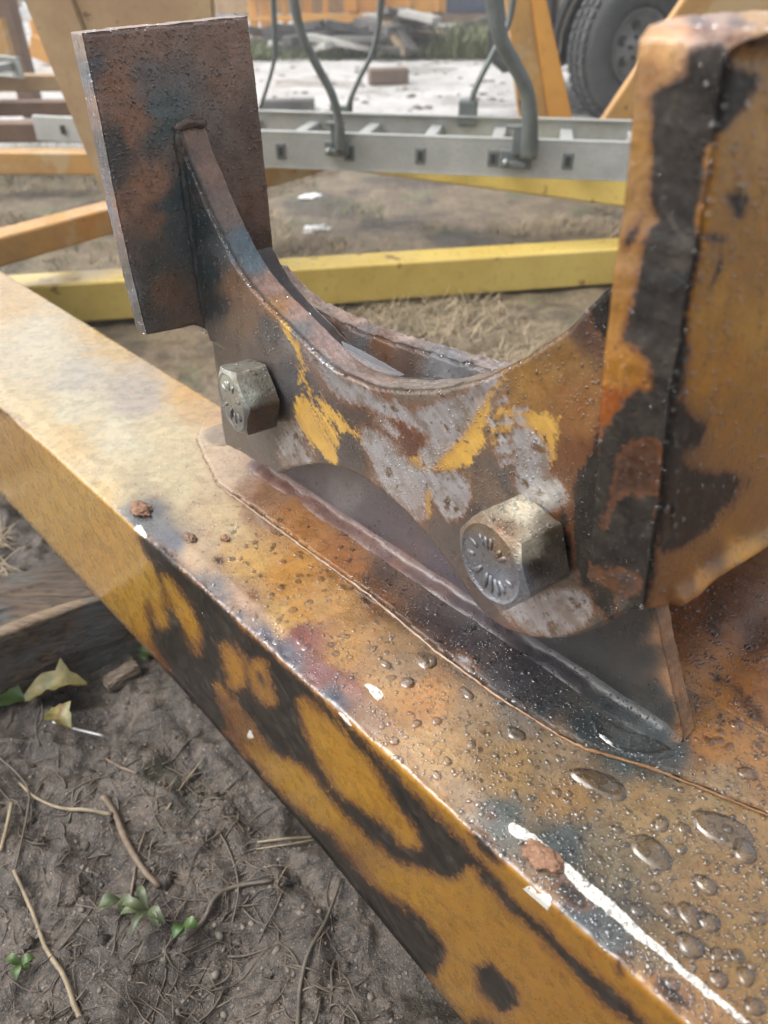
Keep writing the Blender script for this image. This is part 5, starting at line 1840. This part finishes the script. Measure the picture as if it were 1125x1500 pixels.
def lathe(prof, n, C, ax, e1, e2):
    V, Fc = [], []
    for (r_, a_) in prof:
        for k in range(n):
            t = 2 * math.pi * k / n
            V.append(C + ax * a_ + (e1 * math.cos(t) + e2 * math.sin(t)) * r_)
    for i in range(len(prof) - 1):
        for k in range(n):
            k2 = (k + 1) % n
            Fc.append((i * n + k, i * n + k2, (i + 1) * n + k2, (i + 1) * n + k))
    return V, Fc


def wheel(cx_, side):
    C = TW(cx_, .03 if side > 0 else -1.62, .33)
    st_ = cx_ == 0
    EXw = np.array([-.93, -.367, 0]) if st_ else EX
    SNw = np.array([EXw[1], -EXw[0], 0.0])
    if SNw[1] > 0: SNw = -SNw
    ax = SNw * side
    wl = empty('wheel', (0, 0, 0))
    wl.parent = truck
    wl.location = Vector(tuple(C)) - truck.location
    R_ = .335
    tp = [(.165, -.10), (.172, .050), (.19, .082), (.235, .098), (R_ - .035, .090), (R_ - .012, .072), (R_, .045), (R_ + .001, 0), (R_, -.06), (R_ - .03, -.12), (.24, -.13), (.165, -.10)]
    V, Fc = lathe(tp, 64, C, ax, EXw, Z)
    tyre = mesh_obj('tyre', V, Fc, M['rubber'], wl, True)
    # tread blocks, joined
    if side > 0:
        bm = bmesh.new()
        for k in range(44):
            t = 2 * math.pi * k / 44
            d = EXw * math.cos(t) + Z * math.sin(t)
            tg = -EXw * math.sin(t) + Z * math.cos(t)
            for o_, ln in ((.052, .030), (.0, .03), (-.05, .03)):
                c = C + d * (R_ + .004) + ax * o_ + tg * (.008 if o_ == 0 else 0)
                bm_bar(bm, c - tg * .017, c + tg * .017, ln, .016, up=tuple(d), bev=0)
        tag(from_bm('tread', bm, M['rubber'], tyre), kind='stuff')
        rp = [(.0, .062), (.034, .062), (.046, .056), (.058, .040), (.115, .022), (.134, .026), (.146, .044), (.158, .062), (.168, .066), (.172, .056), (.164, .0), (.164, -.1)]
        V, Fc = lathe(rp, 64, C, ax, EXw, Z)
        rim = mesh_obj('rim', V, Fc, M['rim'], wl, True)
        for k in range(6):
            t = 2 * math.pi * k / 6 + .3
            d = EXw * math.cos(t) + Z * math.sin(t)
            c = C + d * .092 + ax * .0315
            V, Fc = lathe([(.0, .0), (.018, .0015), (.021, .004), (.024, .001), (.025, -.006)], 16, c, ax, EXw, Z)
            mesh_obj('rim_hole', V, Fc, M['dark'], rim, True)  # dark disc stands in for the shade inside the hole
        for k in range(6):
            t = 2 * math.pi * k / 6
            d = EXw * math.cos(t) + Z * math.sin(t)
            c = C + d * .050 + ax * .052
            V, Fc = lathe([(.0, .014), (.008, .014), (.010, .0), (.010, -.01)], 6, c, ax, EXw, Z)
            mesh_obj('wheel_nut', V, Fc, M['dark'], rim, False)
    return wl


wheel(0, 1); wheel(-3.25, 1); wheel(0, -1); wheel(-3.25, -1)

# ================================================================== THE YARD FAR BEHIND
# heap of old timber
rs = random.Random(77)
mats = [M['timber'], M['timber'], M['timber_pale'], M['timber'], M['timber_brown'], M['timber']]
planks_px = [((400, 78), (470, 62)), ((410, 70), (500, 74)), ((395, 66), (450, 78)), ((420, 60), (480, 52)), ((430, 82), (520, 80)), ((480, 84), (560, 82)), ((500, 70), (600, 74)), ((520, 60), (610, 62)),
             ((540, 50), (640, 44)), ((530, 44), (600, 40)), ((560, 36), (625, 30)), ((560, 70), (640, 66)), ((590, 58), (660, 52)), ((600, 78), (650, 60)), ((610, 40), (668, 38)), ((455, 74), (540, 64)),
             ((570, 28), (590, 20)), ((580, 24), (640, 34)), ((530, 32), (580, 46)), ((610, 66), (690, 50)), ((440, 66), (500, 82)), ((490, 56), (560, 58)), ((585, 48), (650, 50)), ((545, 78), (620, 80)),
             ((560, 15), (600, 28)), ((590, 16), (620, 40)), ((540, 24), (600, 22))]
for i, ((x0, y0), (x1, y1)) in enumerate(planks_px):
    Yd = 8.5 + rs.uniform(-.35, .55)
    p, q = at_Y(x0, y0, Yd), at_Y(x1, y1, Yd + rs.uniform(-.5, .5))
    p[2] = max(p[2], .03); q[2] = max(q[2], .03)
    t_ = bar('timber_plank', p, q, rs.uniform(.10, .2), rs.uniform(.035, .08), mats[i % 6], None, bev=.004, loc=tuple(p))
    col_ = ['dark grey', 'grey', 'pale', 'blackened grey', 'brown', 'dull grey'][i % 6]
    xm, ym = (x0 + x1) / 2, (y0 + y1) / 2
    tag(t_, '%s plank lying %s %s part of the timber heap' % (col_, 'high on' if ym < 50 else 'low in', 'the left' if xm < 500 else ('the middle' if xm < 590 else 'the right')), 'plank', 'planks of the timber heap in the background')
for lab, p0, p1, wd_, m_ in [('long pale plank sloping down the left side of the timber heap', (450, 54), (545, 70), .16, M['timber_pale']),
                             ('short pale plank end sticking out of the left of the timber heap', (463, 72), (482, 66), .09, M['timber_pale']),
                             ('brown plank leaning steeply against the front of the timber heap', (565, 34), (598, 80), .12, M['timber_brown']),
                             ('dark plank leaning beside the steep brown one on the timber heap', (578, 36), (606, 76), .10, M['timber']),
                             ('pale plank lying on the crest of the timber heap', (590, 18), (640, 30), .16, M['timber_pale'])]:
    p, q = at_Y(p0[0], p0[1], 8.1), at_Y(p1[0], p1[1], 7.9)
    q[2] = max(q[2], .03)
    tag(bar('timber_plank', p, q, wd_, .05, m_, None, bev=.004, loc=tuple(p)), lab, 'plank')
heap_core = []
pts = [at_Y(rs.uniform(410, 680), rs.uniform(40, 84), 8.9 + rs.uniform(-.2, .5)) for _ in range(150)]
bm = bmesh.new()
for p in pts:
    p[2] = max(.02, min(p[2], .45))
    a_ = rs.uniform(-.5, .5)
    d_ = Vector((math.cos(a_), math.sin(a_), rs.uniform(-.2, .2))) * rs.uniform(.15, .45)
    bm_bar(bm, Vector(tuple(p)) - d_, Vector(tuple(p)) + d_, rs.uniform(.05, .14), rs.uniform(.03, .08), bev=0)
tag(from_bm('timber_scraps', bm, M['timber']), 'dark jumble of broken timber inside the heap', kind='stuff')
# weeds at the foot of the heap
pts, lens = [], []
for k in range(4200):
    x_, y_ = rs.choice([(rs.uniform(640, 745), rs.uniform(62, 86)), (rs.uniform(365, 400), rs.uniform(70, 90)), (rs.uniform(560, 745), rs.uniform(76, 88)), (rs.uniform(380, 745), rs.uniform(80, 88))])
    p = at_z(x_, y_, 0)
    pts.append((p[0], p[1], 0)); lens.append(rs.uniform(.06, .34) if x_ > 640 else rs.uniform(.05, .16))
blades('weeds', pts, lens, .008, M['grass'], (.6, 1.45), 'green and dry weeds growing along the foot of the timber heap', seed=40)
# brick-like block and dark plank on the pale ground
a_, b_ = ghit(540, 124), ghit(597, 122)
tag(bar('brick_block', a_ + Vector((0, 0, .05)), b_ + Vector((0, 0, .05)), .16, .10, M['brick'], None, bev=.012, loc=tuple(a_)), 'brown block lying alone on the pale wet ground', 'block')
a_, b_ = ghit(386, 162), ghit(458, 164)
tag(bar('timber_plank', a_ + Vector((0, 0, .03)), b_ + Vector((0, .1, .03)), .12, .05, M['timber'], None, bev=.004, loc=tuple(a_)), 'dark plank lying on the pale ground just behind the ladder', 'plank')
# stones on the pale ground
stp = []
for k in range(160):
    x_, y_ = rs.uniform(120, 860), rs.uniform(92, 165)
    p = ghit(x_, y_)
    stp.append(p)
scatter_blobs('stones', stp, [rs.uniform(.008, .035) for _ in stp], M['pebble'], .5, label='scattered stones and clods on the pale yard ground')


def rag(label, px, py, r_, seed):
    p = np.array(ghit(px, py))
    v, f = IV, IF
    v = v * (1 + .6 * fbm(v * 2.4 + seed, 3, seed)[:, None])
    v = v * np.array([r_ * 1.5, r_ * .8, r_ * .4]) + p + np.array([0, 0, r_ * .2])
    tag(mesh_obj('plastic_scrap', v, f, M['white'], None, False, loc=tuple(p)), label, 'litter')


rag('crumpled white plastic scrap on the ground behind the left upright', 458, 291, .028, 3)
rag('small torn white scrap below the larger one', 466, 337, .024, 8)
rag('tiny white scrap beside the torn one', 452, 341, .010, 18)

# orange machinery
def frame_bar(e, nm, p0, p1, wd, ht, mat): return bar(nm, p0, p1, wd, ht, mat, e, bev=.006)


mach = empty('orange_machine', tuple(at_Y(560, 60, 10.4) * np.array([1, 1, 0])))
tag(mach, 'large orange steel machine frame standing behind the timber heap', 'machine')
Ym = 10.6
def mz(x, y, Y=Ym): return at_Y(x, y, Y)
p0, p1 = mz(505, 30), mz(652, 30)
frame_bar(mach, 'side_panel', (p0[0], Ym, .75), (p1[0], Ym, .75), .12, .95, M['orange'])
frame_bar(mach, 'lower_rail', (mz(440, 40)[0], Ym - .15, .20), (mz(600, 40)[0], Ym - .15, .20), .14, .13, M['orange'])
frame_bar(mach, 'upper_rail', (mz(370, 5)[0], Ym - .1, .95), (mz(652, 5)[0], Ym - .1, .95), .12, .1, M['orange'])
for x_ in (372, 388, 400, 418, 436, 452, 478):
    xx = mz(x_, 20)[0]
    frame_bar(mach, 'post', (xx, Ym - .05, -.02), (xx, Ym - .05, 1.5), .06 if x_ % 4 else .10, .06, M['orange'])
frame_bar(mach, 'rear_panel', (mz(366, 20)[0] - .5, Ym + .5, .75), (mz(520, 20)[0], Ym + .5, .75), .1, 1.0, M['tan'])
for zz in (.22, .45, .70):
    frame_bar(mach, 'cross_rail', (mz(366, 20)[0], Ym - .12, zz), (mz(445, 20)[0], Ym - .12, zz), .05, .05, M['orange'])
for x_ in (520, 560, 598, 640):
    xx = mz(x_, 20)[0]
    frame_bar(mach, 'panel_rib', (xx, Ym - .09, .28), (xx, Ym - .09, 1.2), .05, .04, M['orange'])
frame_bar(mach, 'foot', (mz(520, 30)[0], Ym, -.02), (mz(520, 30)[0], Ym, .3), .12, .12, M['brown'])
frame_bar(mach, 'foot', (mz(640, 30)[0], Ym, -.02), (mz(640, 30)[0], Ym, .3), .12, .12, M['brown'])
# grey ladder leaning flat on the machine
ladder('thin grey ladder lying along the orange machine', (mz(432, 24, 9.9)[0], 9.95, .42), (mz(556, -4, 9.9)[0], 10.1, .80), (0, 1, .3), .3, .05, .1, .22, M['galv'])
ct = empty('storage_container', (mz(690, 30, 12.5)[0], 12.5, 0))
tag(ct, 'dark blue storage container behind the timber heap right of the orange machine', 'container')
xa, xb = mz(640, 10, 12.4)[0], mz(745, 10, 12.4)[0]
bar('container_body', (xa, 13.2, 1.25), (xb + 2.5, 13.2, 1.25), 1.6, 2.1, M['blue'], ct, bev=.02)
bm = bmesh.new()
for k in range(26):
    xx = xa + .08 + k * .16
    bm_bar(bm, (xx, 12.385, .25), (xx, 12.385, 2.2), .07, .03, up=(0, 1, 0), bev=.005)
tag(from_bm('corrugation', bm, M['blue'], ct), kind='stuff')
bar('bottom_rail', (xa, 12.36, .14), (xb + 2.5, 12.36, .14), .1, .12, M['brown'], ct, bev=.01)
# left background: frames, post
fl = empty('orange_rack', tuple(mz(20, 80, 6.5) * np.array([1, 1, 0])))
tag(fl, 'orange steel rack standing at the far left edge of the yard', 'rack')
for (x0, y0, x1, y1, Yd, wd_) in [(-5, -20, 26, 34, 6.4, .07), (8, 45, 24, 38, 6.4, .05), (2, 22, 22, 40, 6.5, .05), (10, 50, 32, 92, 6.6, .05), (-20, 30, 4, 110, 6.3, .08), (48, 66, 110, 92, 7.6, .16), (48, 40, 110, 40, 7.8, .12), (20, -10, 20, 90, 6.7, .06)]:
    bar('rack_bar', at_Y(x0, y0, Yd), at_Y(x1, y1, Yd), wd_, wd_, M['orange'] if wd_ > .06 else M['tan'], fl, up=(0, 1, 0), bev=.004)
ps = at_Y(39, 122, 4.7)
tag(bar('brown_post', (ps[0], 4.7, -.02), (ps[0] - .03, 4.7, 1.2), .10, .10, M['brown'], None, up=(0, 1, 0), bev=.006, loc=(ps[0], 4.7, 0)), 'brown upright post standing at the far left behind the grey ladder end', 'post')
plank_quad('slanted_brace', 'orange slanted brace left of the brown post', 'steel brace', [(-12, 30), (2, 26), (26, 118), (10, 122)], 4.5, .05, M['ochre'])
# far yard clutter so that the horizon is closed: low bank of bushes
V_, F_ = [], []
pts, lens = [], []
for k in range(9000):
    x_ = rs.uniform(-26, 26); y_ = rs.uniform(16, 22)
    pts.append((x_, y_, rs.uniform(0, 2.2 + 1.2 * math.sin(x_ * .6)))); lens.append(rs.uniform(.2, .5))
tag(blades('bushes', pts, lens, .06, M['grass'], (-.4, 1.4), 'bank of green bushes closing the yard far behind', seed=60))

# ================================================================== HAZE BOX ADDED FOR THE VEIL OF A FOGGED LENS
hz = NT('thin haze')
vol = hz.t.nodes.new('ShaderNodeVolumePrincipled')
vol.inputs['Color'].default_value = (.93, .95, .96, 1)
vol.inputs['Density'].default_value = .012
vol.inputs['Anisotropy'].default_value = .2
hz.t.links.new(vol.outputs[0], hz.out.inputs['Volume'])
hb_ = bmesh.new()
bmesh.ops.create_cube(hb_, size=1)
bmesh.ops.scale(hb_, vec=(140, 110, 6.2), verts=hb_.verts)
bmesh.ops.translate(hb_, vec=(0, 42, 1.7), verts=hb_.verts)
tag(from_bm('haze', hb_, hz.m), kind='stuff')
